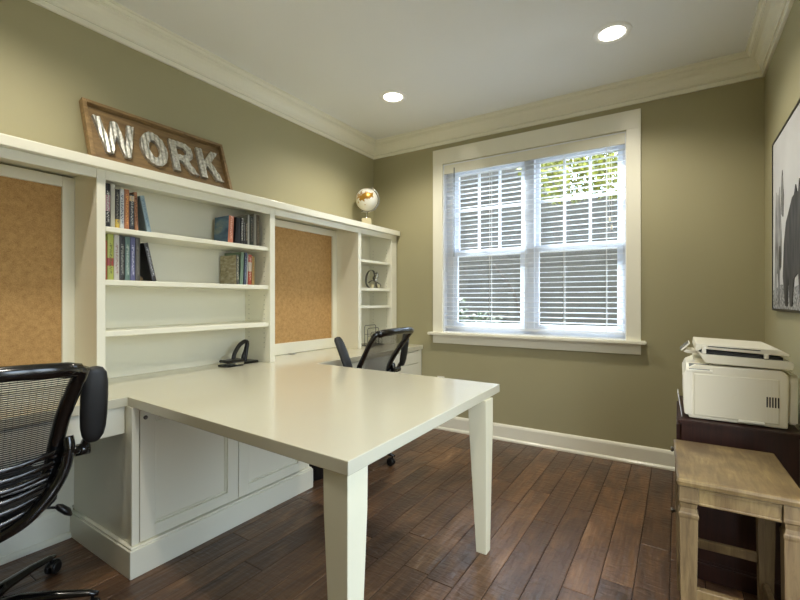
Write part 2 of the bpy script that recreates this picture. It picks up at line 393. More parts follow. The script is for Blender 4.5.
# baseboards: board, cap step and shoe
def bprof(s=1): return [(0, 0), (.026, 0), (.026, .012), (.02, .022), (.015, .024), (.015, .112), (.011, .124), (.006, .132), (0, .134)]
bm = BM()
prism(bm, [(-p[0], p[1]) for p in bprof()], (-2.02-XL), UR-.002, 'x'); bm.transform(WB)
struct(link('baseboard_back', bm, M['trim']))
bm = BM(); prism(bm, [(XR-p[0], p[1]) for p in bprof()], DY1+.092, yb(XR)-.03, 'y'); struct(link('baseboard_right', bm, M['trim']))
for a, b_ in ((0.0, .888), (1.93, 2.93)):
    bm = BM(); prism(bm, [(XL+p[0]*1.9, p[1]*1.1) for p in bprof()], a, b_, 'y'); struct(link('baseboard_left', bm, M['trim']))
bm = BM(); prism(bm, [(YR+p[0], p[1]) for p in bprof()], XL, XR, 'x'); struct(link('baseboard_rear', bm, M['trim']))
# crown moulding: (distance from wall, height below ceiling)
CP = [(0, -.145), (.013, -.145), (.017, -.140), (.017, -.120), (.010, -.113), (.022, -.108), (.026, -.102), (.026, -.095), (.031, -.078), (.042, -.058), (.060, -.042), (.080, -.034), (.080, -.026), (.088, -.024), (.092, -.018), (.096, -.010), (.106, -.008), (.108, 0), (0, 0)]
def crown(name, A, B, nrm, c0, c1):
    """A->B along the wall at ceiling height; nrm into the room; c0/c1 = mitre directions."""
    bm = BM(); A = Vector(A); B = Vector(B); nrm = Vector(nrm); d = (B-A).normalized()
    RA = [bm.verts.new(A+nrm*p+d*p*c0+Vector((0, 0, q))) for p, q in CP]
    RB = [bm.verts.new(B+nrm*p+d*p*c1+Vector((0, 0, q))) for p, q in CP]
    n = len(CP)
    for i in range(n): bm.faces.new((RA[i], RA[(i+1) % n], RB[(i+1) % n], RB[i]))
    bm.faces.new(RA[::-1]); bm.faces.new(RB)
    struct(link(name, bm, M['trim']))
yl, yr = yb(XL), yb(XR)
crown('trim_1', (XL, YR, ZC), (XL, yl, ZC), (1, 0, 0), 1, -1+.026)
crown('trim_2', (XL, yl, ZC), (XR, yr, ZC), (math.sin(SA), -math.cos(SA), 0), 1-.026, -1-.026)
crown('trim_3', (XR, YR, ZC), (XR, yr, ZC), (-1, 0, 0), 1, -1-.026)
crown('trim_4', (XL, YR, ZC), (XR, YR, ZC), (0, 1, 0), 1, -1)

# ------------------------------------------------------------------ window (local frame of the back wall)
win = bpy.data.objects.new('window_1', None); COL.objects.link(win); win.matrix_basis = WB; WM[win.name] = WB; struct(win)
bm = BM()
box(bm, .679, UO0+.003, -.02, 0, ZO0, 2.420, .002); box(bm, UO1-.003, 2.348, -.02, 0, ZO0, 2.420, .002)
box(bm, .679, 2.348, -.022, 0, 2.418, 2.552, .002)
link('window_casing', bm, M['trim'], win)
bm = BM(); box(bm, .640, 2.384, -.062, .02, .862, .888, .006, 2); link('window_sill', bm, M['trim'], win)
bm = BM(); box(bm, .679, 2.348, -.02, 0, .787, .8625, .002); link('window_apron', bm, M['trim'], win)
bm = BM()                                    # jamb liner
box(bm, UO0-.0, UO0+.012, 0, T, ZO0, ZO1); box(bm, UO1-.012, UO1, 0, T, ZO0, ZO1); box(bm, UO0, UO1, 0, T, ZO1-.012, ZO1); box(bm, UO0, UO1, .015, T+.03, ZO0-.01, ZO0+.012)
link('jamb_liner', bm, M['sash'], win)
GL, GR = (.888, 1.460), (1.614, 2.190)
bm = BM(); box(bm, GL[1]+.035, GR[0]-.035, .06, .13, ZO0, ZO1, .003)
box(bm, UO0+.01, GL[0]-.04, .06, .13, ZO0, ZO1, .003); box(bm, GR[1]+.035, UO1-.01, .06, .13, ZO0, ZO1, .003)
box(bm, UO0, UO1, .06, .13, ZO1-.04, ZO1-.01, .002); box(bm, UO0, UO1, .06, .13, ZO0+.01, ZO0+.04, .002)
link('window_frame', bm, M['sash'], win)
for (a, b_), h in ((GL, .98), (GR, .98)):
    for lo, hi, v0, rail in ((.925, 1.630, .07, 0), (1.580, 2.375, .10, 1)):
        bm = BM(); s = .042
        box(bm, a-s, a, v0, v0+.03, lo, hi, .002); box(bm, b_, b_+s, v0, v0+.03, lo, hi, .002)
        box(bm, a, b_, v0, v0+.03, lo, lo+.052, .002); box(bm, a, b_, v0, v0+.03, hi-.05, hi, .002)
        sa = link('window_sash', bm, M['sash'], win)
        if rail:
            w3 = (b_-a)/3
            bm = BM()
            for k in (1, 2): box(bm, a+w3*k-.010, a+w3*k+.010, v0+.004, v0+.022, lo+.05, hi-.05, .002)
            box(bm, a, b_, v0+.003, v0+.023, 1.987, 2.007, .002)
            link('muntin_grid', bm, M['sash'], sa)
        bm = BM(); box(bm, a, b_, v0+.012, v0+.016, lo+.05, hi-.05); link('pane', bm, M['glass'], sa)

# blind
bl = bpy.data.objects.new('window_blind', None); COL.objects.link(bl); bl.matrix_basis = WB @ Matrix.Translation((1.516, .035, .90)); WM[bl.name] = bl.matrix_basis.copy()
tag(bl, 'white horizontal slat blind lowered and open inside the window', 'blind')
def bl_link(name, bm, m, par=bl):
    bm.transform(Matrix.Translation((-1.516, -.035, -.90))); return link(name, bm, m, par)
bm = BM(); box(bm, UO0+.006, UO1-.006, .002, .016, 2.326, 2.412, .002); bl_link('valance', bm, M['trim'])
bm = BM(); box(bm, UO0+.012, UO1-.012, .018, .055, 2.362, 2.400, .002); bl_link('head_rail', bm, M['slat'])
bm = BM(); z = 2.335; k = 0
while z > .965:
    pr = []
    for q in range(6):                       # crowned slat 50 mm deep
        t = q/5-.5; pr.append((.033+t*.048, z+.0022*(1-(2*t)**2)+t*.004))
    pr += [(p, s-.0028) for p, s in reversed(pr)]
    prism(bm, pr, UO0+.014, UO1-.014, 'x'); z -= .0405; k += 1
bl_link('slats', bm, M['slat'])
bm = BM(); box(bm, UO0+.014, UO1-.014, .010, .058, .922, .945, .004, 2); bl_link('bottom_rail', bm, M['slat'])
for u in (.850, 1.215, 1.52, 1.819, 2.121):
    bm = BM()
    for v in (.0085, .0575): tube(bm, [(u, v, .935), (u, v, 2.36)], .0016, n=5, up=(0, 1, 0))
    bl_link('ladder_cord', bm, M['cord'])
bm = BM(); tube(bm, [(.886, -.004, 2.37), (.886, -.006, 1.57)], .004, n=6, up=(0, 1, 0)); bl_link('tilt_wand', bm, M['glass'] if 0 else M['steel'])
bm = BM(); tube(bm, [(2.142, .0, 2.36), (2.146, -.002, 1.80)], .0013, n=5, up=(0, 1, 0)); tube(bm, [(2.156, .0, 2.36), (2.16, -.002, 1.74)], .0013, n=5, up=(0, 1, 0))
pc = bl_link('pull_cord', bm, M['cord'])
for u, zt in ((2.146, 1.80), (2.16, 1.74)):
    bm = BM(); lathe(bm, [(.002, 0), (.006, -.01), (.008, -.03), (.006, -.04)], (u, -.002, zt), 10); bl_link('tassel', bm, M['trim'], pc)

# outlet below the window
ol = bpy.data.objects.new('wall_outlet', None); COL.objects.link(ol); ol.matrix_basis = WB @ Matrix.Translation((.753, 0, .425)); WM[ol.name] = ol.matrix_basis.copy()
tag(ol, 'small white power outlet low on the olive back wall behind the table', 'outlet')
bm = BM(); box(bm, -.036, .036, -.006, 0, -.057, .057, .002); link('cover_plate', bm, M['outlet'], ol)
for s in (-1, 1):
    bm = BM(); box(bm, -.016, .016, -.008, -.006, s*.022-.014, s*.022+.014, .002); sk = link('socket', bm, M['outlet'], ol)
    bm = BM(); box(bm, -.008, -.006, -.0085, -.008, s*.022-.004, s*.022+.006); box(bm, .006, .008, -.0085, -.008, s*.022-.004, s*.022+.006); link('slots', bm, M['slot'], sk)

# ------------------------------------------------------------------ downlights
def downlight(x, y, label, watts=30):
    t = thing('recessed_light', label, 'ceiling light', (x, y, ZC), 0, 'recessed ceiling lights')
    bm = BM(); n = 32
    lathe(bm, [(.070, .0), (.073, -.006), (.1, -.007), (.106, .0)], n=n, cap=False)
    link('trim_ring', bm, M['ringw'], t)
    bm = BM(); lathe(bm, [(.001, -.0035), (.04, -.0045), (.073, -.003)], n=n, cap=False); link('lens', bm, M['lens'], t)
    l = bpy.data.lights.new('lamp', 'SPOT'); l.energy = watts; l.spot_size = math.radians(142); l.spot_blend = .7; l.shadow_soft_size = .06
    l.color = (1.0, .93, .80)
    lo = bpy.data.objects.new('lamp', l); COL.objects.link(lo); lo.parent = t; lo.location = (0, 0, -.03)
    return t
LW = 52
downlight(-1.83, 2.70, 'lit recessed ceiling light near the back left corner of the room', LW)
downlight(-.323, 2.755, 'lit recessed ceiling light nearer the right wall, in front of the window', LW)
downlight(-1.83, .55, 'lit recessed ceiling light above the left desk, outside the photo', LW)
downlight(-.323, .55, 'lit recessed ceiling light above the camera end, right side', LW)

# ------------------------------------------------------------------ built-in cabinetry (left wall)
FX = -2.29                                   # face plane of the bookcases
def bookcase(name, label, y0, y1, st0, st1, shelves, z0=.7602, zt=1.757, zt1=1.7998):
    t = thing(name, label, 'bookcase', (XL, (y0+y1)/2, z0), 0)
    for a, b_, yy, s in ((y0, y0+st0, y0+st0, 1), (y1-st1, y1, y1-st1, -1)):
        bm = BM(); box(bm, XL+.004, FX, a, b_, z0, zt1, .0015)
        for xx in (XL+.06, FX-.06):          # shelf-pin holes drilled in the inner face
            for q in range(26):
                zz = .86+q*.032
                if any(c-.012 < zz < d_+.012 for c, d_ in shelves): continue
                ya, yc = sorted((yy, yy+s*.0006)); box(bm, xx-.0025, xx+.0025, ya, yc, zz-.0025, zz+.0025, mi=1)
        link('side_panel', bm, [M['cab'], M['steel']], t, True)
    bm = BM(); box(bm, XL+.004, XL+.016, y0+st0, y1-st1, z0, zt1); link('back_panel', bm, M['cab'], t, True)
    bm = BM(); box(bm, FX-.02, FX, y0+st0, y1-st1, zt, zt1, .001); link('top_rail', bm, M['cab'], t, True)
    for zb, zz in shelves:
        bm = BM(); box(bm, XL+.016, FX-.012, y0+st0+.001, y1-st1-.001, zb, zz, .002); link('shelf', bm, M['cab'], t, True)
    return t
SH = [(1.510, 1.535), (1.252, 1.278), (1.002, 1.030)]
bookcase('bookcase', 'wide white bookcase with three shelves of books in the middle of the desk hutch', .893, 1.951, .037, .042, SH)
bookcase('bookcase', 'narrow white shelf unit beside the back wall, under the globe', 2.850, 3.440, .040, .085, [(1.512, 1.535), (1.262, 1.288), (1.106, 1.130)])
bookcase('bookcase', 'narrow white shelf unit left of the left cork board, outside the photo', -.56, -.01, .040, .040, [(1.512, 1.535), (1.262, 1.288), (1.106, 1.130)])
# vertical groove on the far right stile is the filler strip next to the wall
bm = BM(); box(bm, XL, FX-.012, 3.4405, 3.444, .7602, 1.7998); single('filler_strip', bm, M['cab'], (-2.4, 3.442, .76), 'thin white filler strip closing the gap between narrow shelf unit and back wall', 'trim')
t = thing('hutch_top', 'long white top board running over bookcases and cork boards, carrying the sign', 'top board', (XL, 1.5, 1.80))
bm = BM(); prism(bm, [(XL, -.58), (-2.255, -.58), (-2.255, 3.450), (XL, 3.442)], 1.800, 1.845, 'z'); link('board', bm, M['cab'], t, True, bevel=.003)
for a, b_ in ((-.01+.001, .892), (1.952, 2.849)):
    bm = BM(); box(bm, FX-.02, FX-.001, a, b_, 1.757, 1.799, .001); link('fascia', bm, M['cab'], t, True)
def corkboard(label, y0, y1):
    t = thing('cork_board', label, 'cork board', (XL, (y0+y1)/2, .76), 0, None)
    bm = BM(); w = .052; x1 = XL+.036
    box(bm, XL+.002, x1, y0, y0+w, .762, 1.79, .002); box(bm, XL+.002, x1, y1-w, y1, .762, 1.79, .002)
    box(bm, XL+.002, x1, y0+w, y1-w, 1.738, 1.79, .002); box(bm, XL+.002, x1, y0+w, y1-w, .762, .848, .002)
    link('frame', bm, M['cab'], t, True)
    bm = BM(); box(bm, XL+.004, XL+.020, y0+w, y1-w, .848, 1.738); link('cork_panel', bm, M['cork'], t, True)
    return t
corkboard('brown cork board in white frame at the far left, above the left desk', -.009, .8925)
corkboard('brown cork board in white frame between wide bookcase and narrow shelves', 1.9515, 2.8495)

# worktop, T-shaped
t = thing('desk_worktop', 'cream T-shaped desk top running along the wall and out into the room on square legs', 'desk', (-1.6, 1.45, 0))
bm = BM()
# left run, near corner A, peninsula corners B and C, far inner corner, right run
prism(bm, [(XL+.001, -.58), (-1.995, -.58), (-1.995, .895), (-.718, .851), (-.746, 2.051), (-2.0, 2.052), (-2.0, 3.455), (XL+.001, 3.442)], .72, .76, 'z')
link('tabletop', bm, M['top'], t, True, bevel=.0025)
def table_leg(x0, x1, y0, y1, ix, iy):
    """outer corner fixed, inner faces taper; ix, iy = +1 when the inner side is towards +x / +y"""
    bm = BM(); w0, w1 = .088, .050; secs = []
    for z, w in ((0, w1), (.60, w0-.002), (.719, w0)):
        o_ = .010*(1-min(1, z/.60)); xx = (x0, x0+w) if ix > 0 else (x1-w-o_, x1-o_); yy = (y0+o_, y0+w+o_) if iy > 0 else (y1-w-o_, y1-o_)
        secs.append(((xx[0]+xx[1])/2, (yy[0]+yy[1])/2, z, w/2, w/2))
    loft_sq(bm, secs); return bm
link('leg', table_leg(0, -.727, .860, 0, -1, 1), M['leg'], t, True, bevel=.002)
link('leg', table_leg(0, -.732, 0, 1.922, -1, -1), M['leg'], t, True, bevel=.002)
bm = BM(); lathe(bm, [(.022, .7603), (.028, .7605), (.028, .7618), (.0, .7618)], (-2.50, 2.30, 0), 16, cap=False); link('cable_grommet', bm, M['steel'], t, True)

# pedestal cabinet under the table
t = thing('base_cabinet', 'white base cabinet with two panelled doors under the middle of the table', 'cabinet', (-2.25, 1.41, 0))
bm = BM(); box(bm, XL+.03, -1.925, .873, 1.944, 0, .118, 0)
prism(bm, [(XL+.03, .879), (-1.931, .879), (-1.931, 1.938), (XL+.03, 1.938)], .118, .128, 'z'); link('plinth', bm, M['cab'], t, True, bevel=.003)
bm = BM(); box(bm, XL+.004, -1.964, .893, 1.926, .128, .719, .001); link('body', bm, M['cab'], t, True)
for q in ((.889, .919, .129), (1.901, 1.930, .129), (.919, 1.901, .706)):
    bm = BM(); box(bm, -1.962, -1.946, q[0], q[1], q[2], .719, .001); link('frame_strip', bm, M['cab'], t, True)
def door(parent, y0, y1, z0, z1, x, depth=.0185, st=.062, name='door', knob=None, st_l=None):
    bm = BM(); a = st_l or st
    box(bm, x-depth, x, y0, y0+a, z0, z1, .0012); box(bm, x-depth, x, y1-st, y1, z0, z1, .0012)
    box(bm, x-depth, x, y0+a, y1-st, z0, z0+st*.85, .0012); box(bm, x-depth, x, y0+a, y1-st, z1-st*.85, z1, .0012)
    # bead
    b = .011
    for q in ((y0+a, y0+a+b, z0+st*.85, z1-st*.85), (y1-st-b, y1-st, z0+st*.85, z1-st*.85), (y0+a, y1-st, z0+st*.85, z0+st*.85+b), (y0+a, y1-st, z1-st*.85-b, z1-st*.85)):
        box(bm, x-depth, x-.008, q[0], q[1], q[2], q[3], .004)
    d = link(name, bm, M['cab'], parent, True)
    bm = BM(); box(bm, x-depth, x-.0175, y0+a, y1-st, z0+st*.85, z1-st*.85); link('panel', bm, M['cab'], d, True)
    if knob:
        bm = BM(); tube(bm, [(x, knob[0], knob[1]), (x+.004, knob[0], knob[1]), (x+.007, knob[0], knob[1])], [.009, .009, .006], n=14, up=(0, 0, 1)); link('door_bumper', bm, M['steel'], d, True)
    return d
door(t, .922, 1.412, .132, .703, -1.945, knob=(.944, .668))
door(t, 1.416, 1.899, .132, .703, -1.945)

# back panels of the two knee spaces
for a, b_, lb in ((.0005, .8925, 'white back panel of the knee space behind the left chair'), (1.945, 2.931, 'white back panel of the knee space behind the far chair')):
    bm = BM(); box(bm, XL+.001, XL+.026, a, b_, .150, .719); single('knee_space_panel', bm, M['cab'], (XL+.01, (a+b_)/2, .15), lb, 'panel')

# drawers under the runs
def apron_drawer(label, y0, y1):
    t = thing('pencil_drawer', label, 'drawer', (-2.3, (y0+y1)/2, .602), 0, None)
    bm = BM(); box(bm, XL+.05, -2.036, y0+.02, y1-.02, .612, .7185); link('drawer_box', bm, M['cab'], t, True)
    bm = BM(); box(bm, -2.030, -2.010, y0+.001, y1-.001, .602, .7185, .0015); link('drawer_front', bm, M['cab'], t, True)
apron_drawer('shallow white drawer under the left desk run, behind the left chair', .005, .891)
apron_drawer('shallow white drawer under the right desk run, behind the far chair', 1.946, 2.928)
def drawer_unit(label, y0, y1):
    t = thing('drawer_unit', label, 'cabinet', (-2.3, (y0+y1)/2, 0))
    bm = BM(); box(bm, XL+.03, -2.03, y0, y1, .0, .7185, .001); link('body', bm, M['cab'], t, True)
    bm = BM(); box(bm, -2.03, -2.014, y0, y1, 0, .11, .002); link('plinth', bm, M['cab'], t, True)
    for q in ((y0, y0+.03), (y1-.045, y1)):
        bm = BM(); box(bm, -2.03, -2.018, q[0], q[1], .11, .7185, .001); link('frame_strip', bm, M['cab'], t, True)
    for a, b_ in ((.605, .706), (.362, .597), (.122, .354)):
        bm = BM(); box(bm, -2.029, -2.010, y0+.034, y1-.049, a, b_, .0015); link('drawer', bm, M['cab'], t, True)
drawer_unit('white three-drawer base unit at the back wall, behind the far chair', 2.932, 3.440)
drawer_unit('white three-drawer base unit under the left desk, outside the photo', -.56, 0)
bm = BM(); box(bm, -2.03, -2.018, 3.4405, 3.452, 0, .7185) ; single('filler_strip', bm, M['cab'], (-2.02, 3.446, 0), 'thin white filler strip closing the gap between drawer unit and back wall', 'trim')

# ------------------------------------------------------------------ books
def book(y, w, h, zs, col, label, title=None, band=None, xs=-2.365, d=.15, lean=0, rz=0, group=None, cov2=None, art=None):
    """y = left edge of the spine at the shelf; lean>0 tips the top towards +y"""
    t = thing('book', label, 'book', (xs, y+w/2, zs), rz, group, rx=0)
    if lean:
        # pivot on the lower corner that carries the book
        t.rotation_euler = (-lean, 0, rz); pv = -w/2 if lean < 0 else w/2
        t.location = (xs, y+w/2, zs+abs(math.sin(lean))*w/2)
    cm = cover(col, title, band); c = .0022
    bm = BM()
    box(bm, -d, 0, -w/2, -w/2+c, 0, h, .0006); box(bm, -d, 0, w/2-c, w/2, 0, h, .0006)
    prism(bm, [(-c, -w/2), (.001, -w/2+.0012), (.0024, -w/5), (.0024, w/5), (.001, w/2-.0012), (-c, w/2)], 0, h, 'z', smooth=False)
    cv = link('cover', bm, cm, t)
    if cov2:
        bm = BM(); box(bm, -d+.0005, -.0003, -w/2-.0004, -w/2+.0002, .0005, h-.0005); link('cover_art', bm, art or cover(cov2), cv)
    bm = BM(); box(bm, -d+.004, -.0025, -w/2+c, w/2-c, .003, h-.003); link('pages', bm, M['paper'], t)
    return t
def m_art(c1, c2, c3, scale=9):
    m, nt, b, out = new_mat('book_cover_art'); L = nt.links.new
    b.inputs['Roughness'].default_value = .4
    tc = N(nt, 'ShaderNodeTexCoord'); mp = N(nt, 'ShaderNodeMapping'); mp.inputs['Scale'].default_value = (1, 1, 2.4); L(tc.outputs['Object'], mp.inputs['Vector'])
    n = N(nt, 'ShaderNodeTexNoise', i_Scale=float(scale), i_Detail=4.0, i_Distortion=.4); L(mp.outputs[0], n.inputs['Vector'])
    r = N(nt, 'ShaderNodeValToRGB'); e = r.color_ramp.elements; e[0].position = .35; e[0].color = srgb(c1); e[1].position = .7; e[1].color = srgb(c3); q = e.new(.52); q.color = srgb(c2)
    L(n.outputs['Fac'], r.inputs[0]); L(r.outputs[0], b.inputs['Base Color']); return m
G1, G2, G3, G4 = 'books at the left of the upper shelf', 'books at the left of the second shelf', 'books at the right of the upper shelf', 'books at the right of the second shelf'
Z1, Z2 = 1.5355, 1.2785
book(0.9600, 0.0205, .222, Z1, (38, 34, 36), 'black book with a pink spine title, first at the left of the upper shelf', (196, 196, 190), (.085, .165, (170, 120, 132)), group=G1)
book(0.9820, 0.0205, .226, Z1, (190, 186, 168), 'tall pale grey book, second from the left on the upper shelf', group=G1)
book(1.0040, 0.0195, .202, Z1, (44, 42, 38), 'black book with a yellow foot, upper shelf', (120, 117, 106), (0, .052, (214, 176, 50)), group=G1)
book(1.0245, 0.0195, .208, Z1, (200, 204, 206), 'thin white book with grey lettering, left end of the upper shelf', (96, 104, 120), group=G1)
book(1.0450, 0.0235, .210, Z1, (186, 108, 56), 'orange brown book between the thin white and the dark blue one', (224, 160, 90), group=G1)
book(1.0695, 0.0235, .190, Z1, (46, 48, 58), 'dark blue book with a cream band at its top, upper shelf', (170, 172, 170), (.155, .183, (214, 184, 136)), group=G1)
book(1.0970, 0.0165, .206, Z1, (178, 116, 72), 'thin tan orange book beside the leaning blue one, upper shelf', (96, 50, 30), lean=.035*-1, group=G1)
book(1.1580, 0.0220, .196, Z1, (136, 166, 180), 'light blue book leaning left on the upper shelf', (96, 124, 140), lean=-.20, group=G1)
book(0.9580, 0.0095, .196, Z2, (176, 84, 40), 'thin rust orange book, first at the left of the second shelf', group=G2)
book(0.9685, 0.0275, .230, Z2, (178, 188, 70), 'lime green book with a red patch on its spine', (96, 104, 40), (.072, .11, (190, 60, 56)), group=G2)
book(0.9975, 0.0245, .230, Z2, (190, 186, 178), 'pale grey book beside the lime green one on the second shelf', (150, 120, 116), group=G2)
book(1.0235, 0.0235, .224, Z2, (40, 40, 40), 'black book between the pale grey and the teal one, second shelf', (150, 150, 144), group=G2)
book(1.0485, 0.0235, .226, Z2, (88, 122, 114), 'teal book on the second shelf', (186, 200, 190), group=G2)
book(1.0735, 0.0235, .228, Z2, (86, 88, 140), 'violet blue book on the second shelf', (190, 190, 214), group=G2)
book(1.0985, 0.0225, .226, Z2, (76, 72, 64), 'dark grey brown book, last upright one on the second shelf at left', (120, 117, 106), group=G2)
book(1.1840, 0.0220, .208, Z2, (44, 42, 44), 'black book with a grey spine title leaning left on the second shelf', (176, 178, 186), lean=-.22, group=G2)
bm = BM(); box(bm, -2.50, -2.41, 1.134, 1.160, Z2, Z2+.03, .008, 2); single('wooden_block', bm, M['signwood'], (-2.455, 1.147, Z2), 'small tan block behind the leaning black book on the second shelf', 'block')
# right group of the upper shelf
book(1.6400, 0.0370, .176, Z1, (216, 120, 84), 'orange spined book with a blue cover picture, upper shelf', (240, 206, 180), d=.148, lean=.055, group=G3, cov2=(70, 100, 130), art=m_art((58, 88, 122), (92, 128, 158), (150, 160, 150), 7))
book(1.6926, 0.0348, .172, Z1, (24, 24, 28), 'thick black book beside the orange spined one, upper shelf', lean=.04, group=G3)
book(1.7315, 0.0209, .176, Z1, (34, 34, 36), 'black book with a white spine title, upper shelf right group', (200, 200, 196), lean=.03, group=G3)
book(1.7547, 0.0151, .150, Z1, (40, 38, 40), 'short black book with faint lettering, upper shelf right group', (140, 140, 136), group=G3)
book(1.7715, 0.0151, .149, Z1, (28, 26, 28), 'short black book in front of the tall grey book, upper shelf', (160, 150, 120), group=G3)
book(1.7883, 0.0139, .206, Z1, (168, 168, 158), 'large pale grey book rising above the short black books', None, d=.175, group=G3, cov2=(150, 150, 140), art=m_art((132, 134, 124), (150, 150, 140), (168, 166, 150), 30))
book(1.8040, 0.0302, .196, Z1, (44, 52, 42), 'dark green book with lettering, upper shelf right group', (120, 110, 96), d=.16, group=G3)
book(1.8364, 0.0209, .218, Z1, (150, 148, 136), 'tall light grey book, second from the right end of the upper shelf', d=.175, group=G3)
book(1.8596, 0.0232, .216, Z1, (96, 84, 66), 'tall brown book, last at the right end of the upper shelf', (140, 130, 110), d=.175, group=G3)
# right group of the second shelf
book(1.7020, 0.0200, .190, Z2, (70, 72, 70), 'book with a tan printed back cover facing out, second shelf', (190, 186, 160), d=.17, group=G4, cov2=(160, 150, 120), art=m_art((132, 124, 96), (166, 156, 126), (190, 184, 160), 24))
book(1.7280, 0.0240, .212, Z2, (112, 142, 116), 'pale green book leaning right behind the tan one, second shelf', None, d=.175, lean=.045, group=G4)
book(1.7595, 0.0170, .212, Z2, (58, 70, 98), 'navy blue book on the second shelf beside the green one', (130, 140, 160), lean=.04, group=G4)
book(1.7795, 0.0070, .206, Z2, (206, 200, 194), 'very thin white booklet between navy and red books', lean=.035, group=G4)
book(1.7915, 0.0260, .200, Z2, (186, 72, 44), 'red book with a cream middle on its spine, second shelf', (220, 190, 170), (.09, .15, (200, 190, 168)), lean=.02, group=G4)
book(1.8225, 0.0200, .192, Z2, (184, 148, 76), 'mustard yellow book, last at the right of the second shelf', (140, 100, 50), group=G4)

# ------------------------------------------------------------------ WORK sign
SB, ST, SY0, SY1 = Vector((-2.415, 0, 1.853)), Vector((-2.540, 0, 2.198)), .915, 1.706
h = (ST-SB).length; ang = math.atan2(SB.x-ST.x, ST.z-SB.z)
sg = bpy.data.objects.new('work_sign', None); COL.objects.link(sg)
sm = Matrix.Translation((SB.x, (SY0+SY1)/2, SB.z)) @ Matrix.Rotation(-ang, 4, 'Y'); sg.matrix_basis = sm; WM[sg.name] = sm
tag(sg, 'framed wooden sign with metal letters reading WORK, leaning on the wall above the shelves', 'sign')
Lh = (SY1-SY0)/2
bm = BM(); box(bm, -.014, -.004, -Lh+.02, Lh-.02, .02, h-.02); link('backboard', bm, M['signwood'], sg)
bm = BM(); f = .020
box(bm, -.016, .024, -Lh, -Lh+f, 0, h, .002); box(bm, -.016, .024, Lh-f, Lh, 0, h, .002)
box(bm, -.016, .024, -Lh+f, Lh-f, 0, f, .002); box(bm, -.016, .024, -Lh+f, Lh-f, h-f, h, .002)
link('frame', bm, M['signframe'], sg)
# letters as outlines in a 0..1 box
def ring_poly(cx, cy, rx, ry, n=24, ph=0): return [(cx+rx*math.cos(ph+2*PI*i/n), cy+ry*math.sin(ph+2*PI*i/n)) for i in range(n)]
LET = {
 'W': ([(0, 1), (.17, 1), (.29, .36), (.42, .98), (.58, .98), (.71, .36), (.83, 1), (1, 1), (.80, 0), (.64, 0), (.5, .58), (.36, 0), (.20, 0)], []),
 'O': (ring_poly(.5, .5, .5, .52), [ring_poly(.5, .5, .2, .27)]),
 'R': ([(0, 0), (.26, 0), (.26, .36), (.40, .36), (.70, 0), (1, 0), (.66, .42), (.84, .52), (.92, .70), (.86, .88), (.70, .98), (.5, 1), (0, 1)], [[(.26, .56), (.48, .56), (.62, .62), (.64, .72), (.58, .79), (.46, .81), (.26, .81)]]),
 'K': ([(0, 0), (.27, 0), (.27, .34), (.38, .44), (.68, 0), (1, 0), (.58, .60), (.98, 1), (.66, 1), (.27, .60), (.27, 1), (0, 1)], []),
}
from mathutils.geometry import tessellate_polygon
def letter(ch, y0, w, z0, hh):
    outer, holes = LET[ch]; bm = BM(); polys = [outer]+holes
    tris = tessellate_polygon([[Vector((p[0], p[1], 0)) for p in P] for P in polys]); flat = [p for P in polys for p in P]
    d = .016
    F = [bm.verts.new((d, y0+p[0]*w, z0+p[1]*hh)) for p in flat]; Bk = [bm.verts.new((-.003, y0+p[0]*w, z0+p[1]*hh)) for p in flat]
    for a, b_, c in tris: bm.faces.new((F[a], F[b_], F[c])); bm.faces.new((Bk[c], Bk[b_], Bk[a]))
    o = 0
    for P in polys:
        n = len(P)
        for i in range(n): bm.faces.new((F[o+i], F[o+(i+1) % n], Bk[o+(i+1) % n], Bk[o+i]))
        o += n
    # cut into upright strips and corrugate the face
    ys = y0+.006
    while ys < y0+w:
        bmesh.ops.bisect_plane(bm, geom=bm.verts[:]+bm.edges[:]+bm.faces[:], plane_co=(0, ys, 0), plane_no=(0, 1, 0)); ys += .006
    for v in bm.verts:
        if v.co.x > .012: v.co.x += .0022*math.sin((v.co.y-y0)/.006*PI/2)
    return link('letter', bm, M['galv'], sg)
lz, lh2 = .080, .205
for ch, y0, w in (('W', -.356, .195), ('O', -.138, .145), ('R', .030, .150), ('K', .198, .150)): letter(ch, y0, w, lz, lh2)

# ------------------------------------------------------------------ globe
gx, gy, gz = -2.42, 3.135, 1.846
t = thing('desk_globe', 'small cream and gold globe on a stone block, on top of the narrow shelf unit', 'globe', (gx, gy, gz), math.radians(-57))
bm = BM(); box(bm, -.048, .048, -.042, .042, 0, .088, .005, 2); link('base', bm, M['stone'], t)
bm = BM(); lathe(bm, [(.014, .088), (.008, .098), (.006, .12), (.008, .152)], n=12); link('stem', bm, M['chrome'], t)
R = .104; cz = .266
bm = BM(); arc = []
axis = math.radians(23)
for i in range(25):
    a = -PI/2-axis + i*PI/24                 # half meridian on the side towards the window
    arc.append((0+.0, (R+.010)*math.cos(a)*1.0, cz+(R+.010)*math.sin(a)))
arc = [(x_, y_*1.0, z_) for x_, y_, z_ in arc]
tube(bm, arc, .007, .0025, n=8, up=(1, 0, 0)); link('meridian_arc', bm, M['chrome'], t)
bm = BM(); bmesh.ops.create_uvsphere(bm, u_segments=40, v_segments=24, radius=R-.002)
for f in bm.faces: f.smooth = True
bm.transform(Matrix.Translation((0, 0, cz))); link('ball', bm, M['globe'], t)
bm = BM(); e = Vector(arc[-1]); e0 = Vector(arc[0]); c0 = Vector((0, 0, cz))
for q in (e, e0):
    dd = (q-c0).normalized(); tube(bm, [q-dd*.01, q+dd*.006, q+dd*.014, q+dd*.018], [.003, .005, .004, .001], n=8, up=(1, 0, 0))
link('axis_pins', bm, M['chrome'], t)

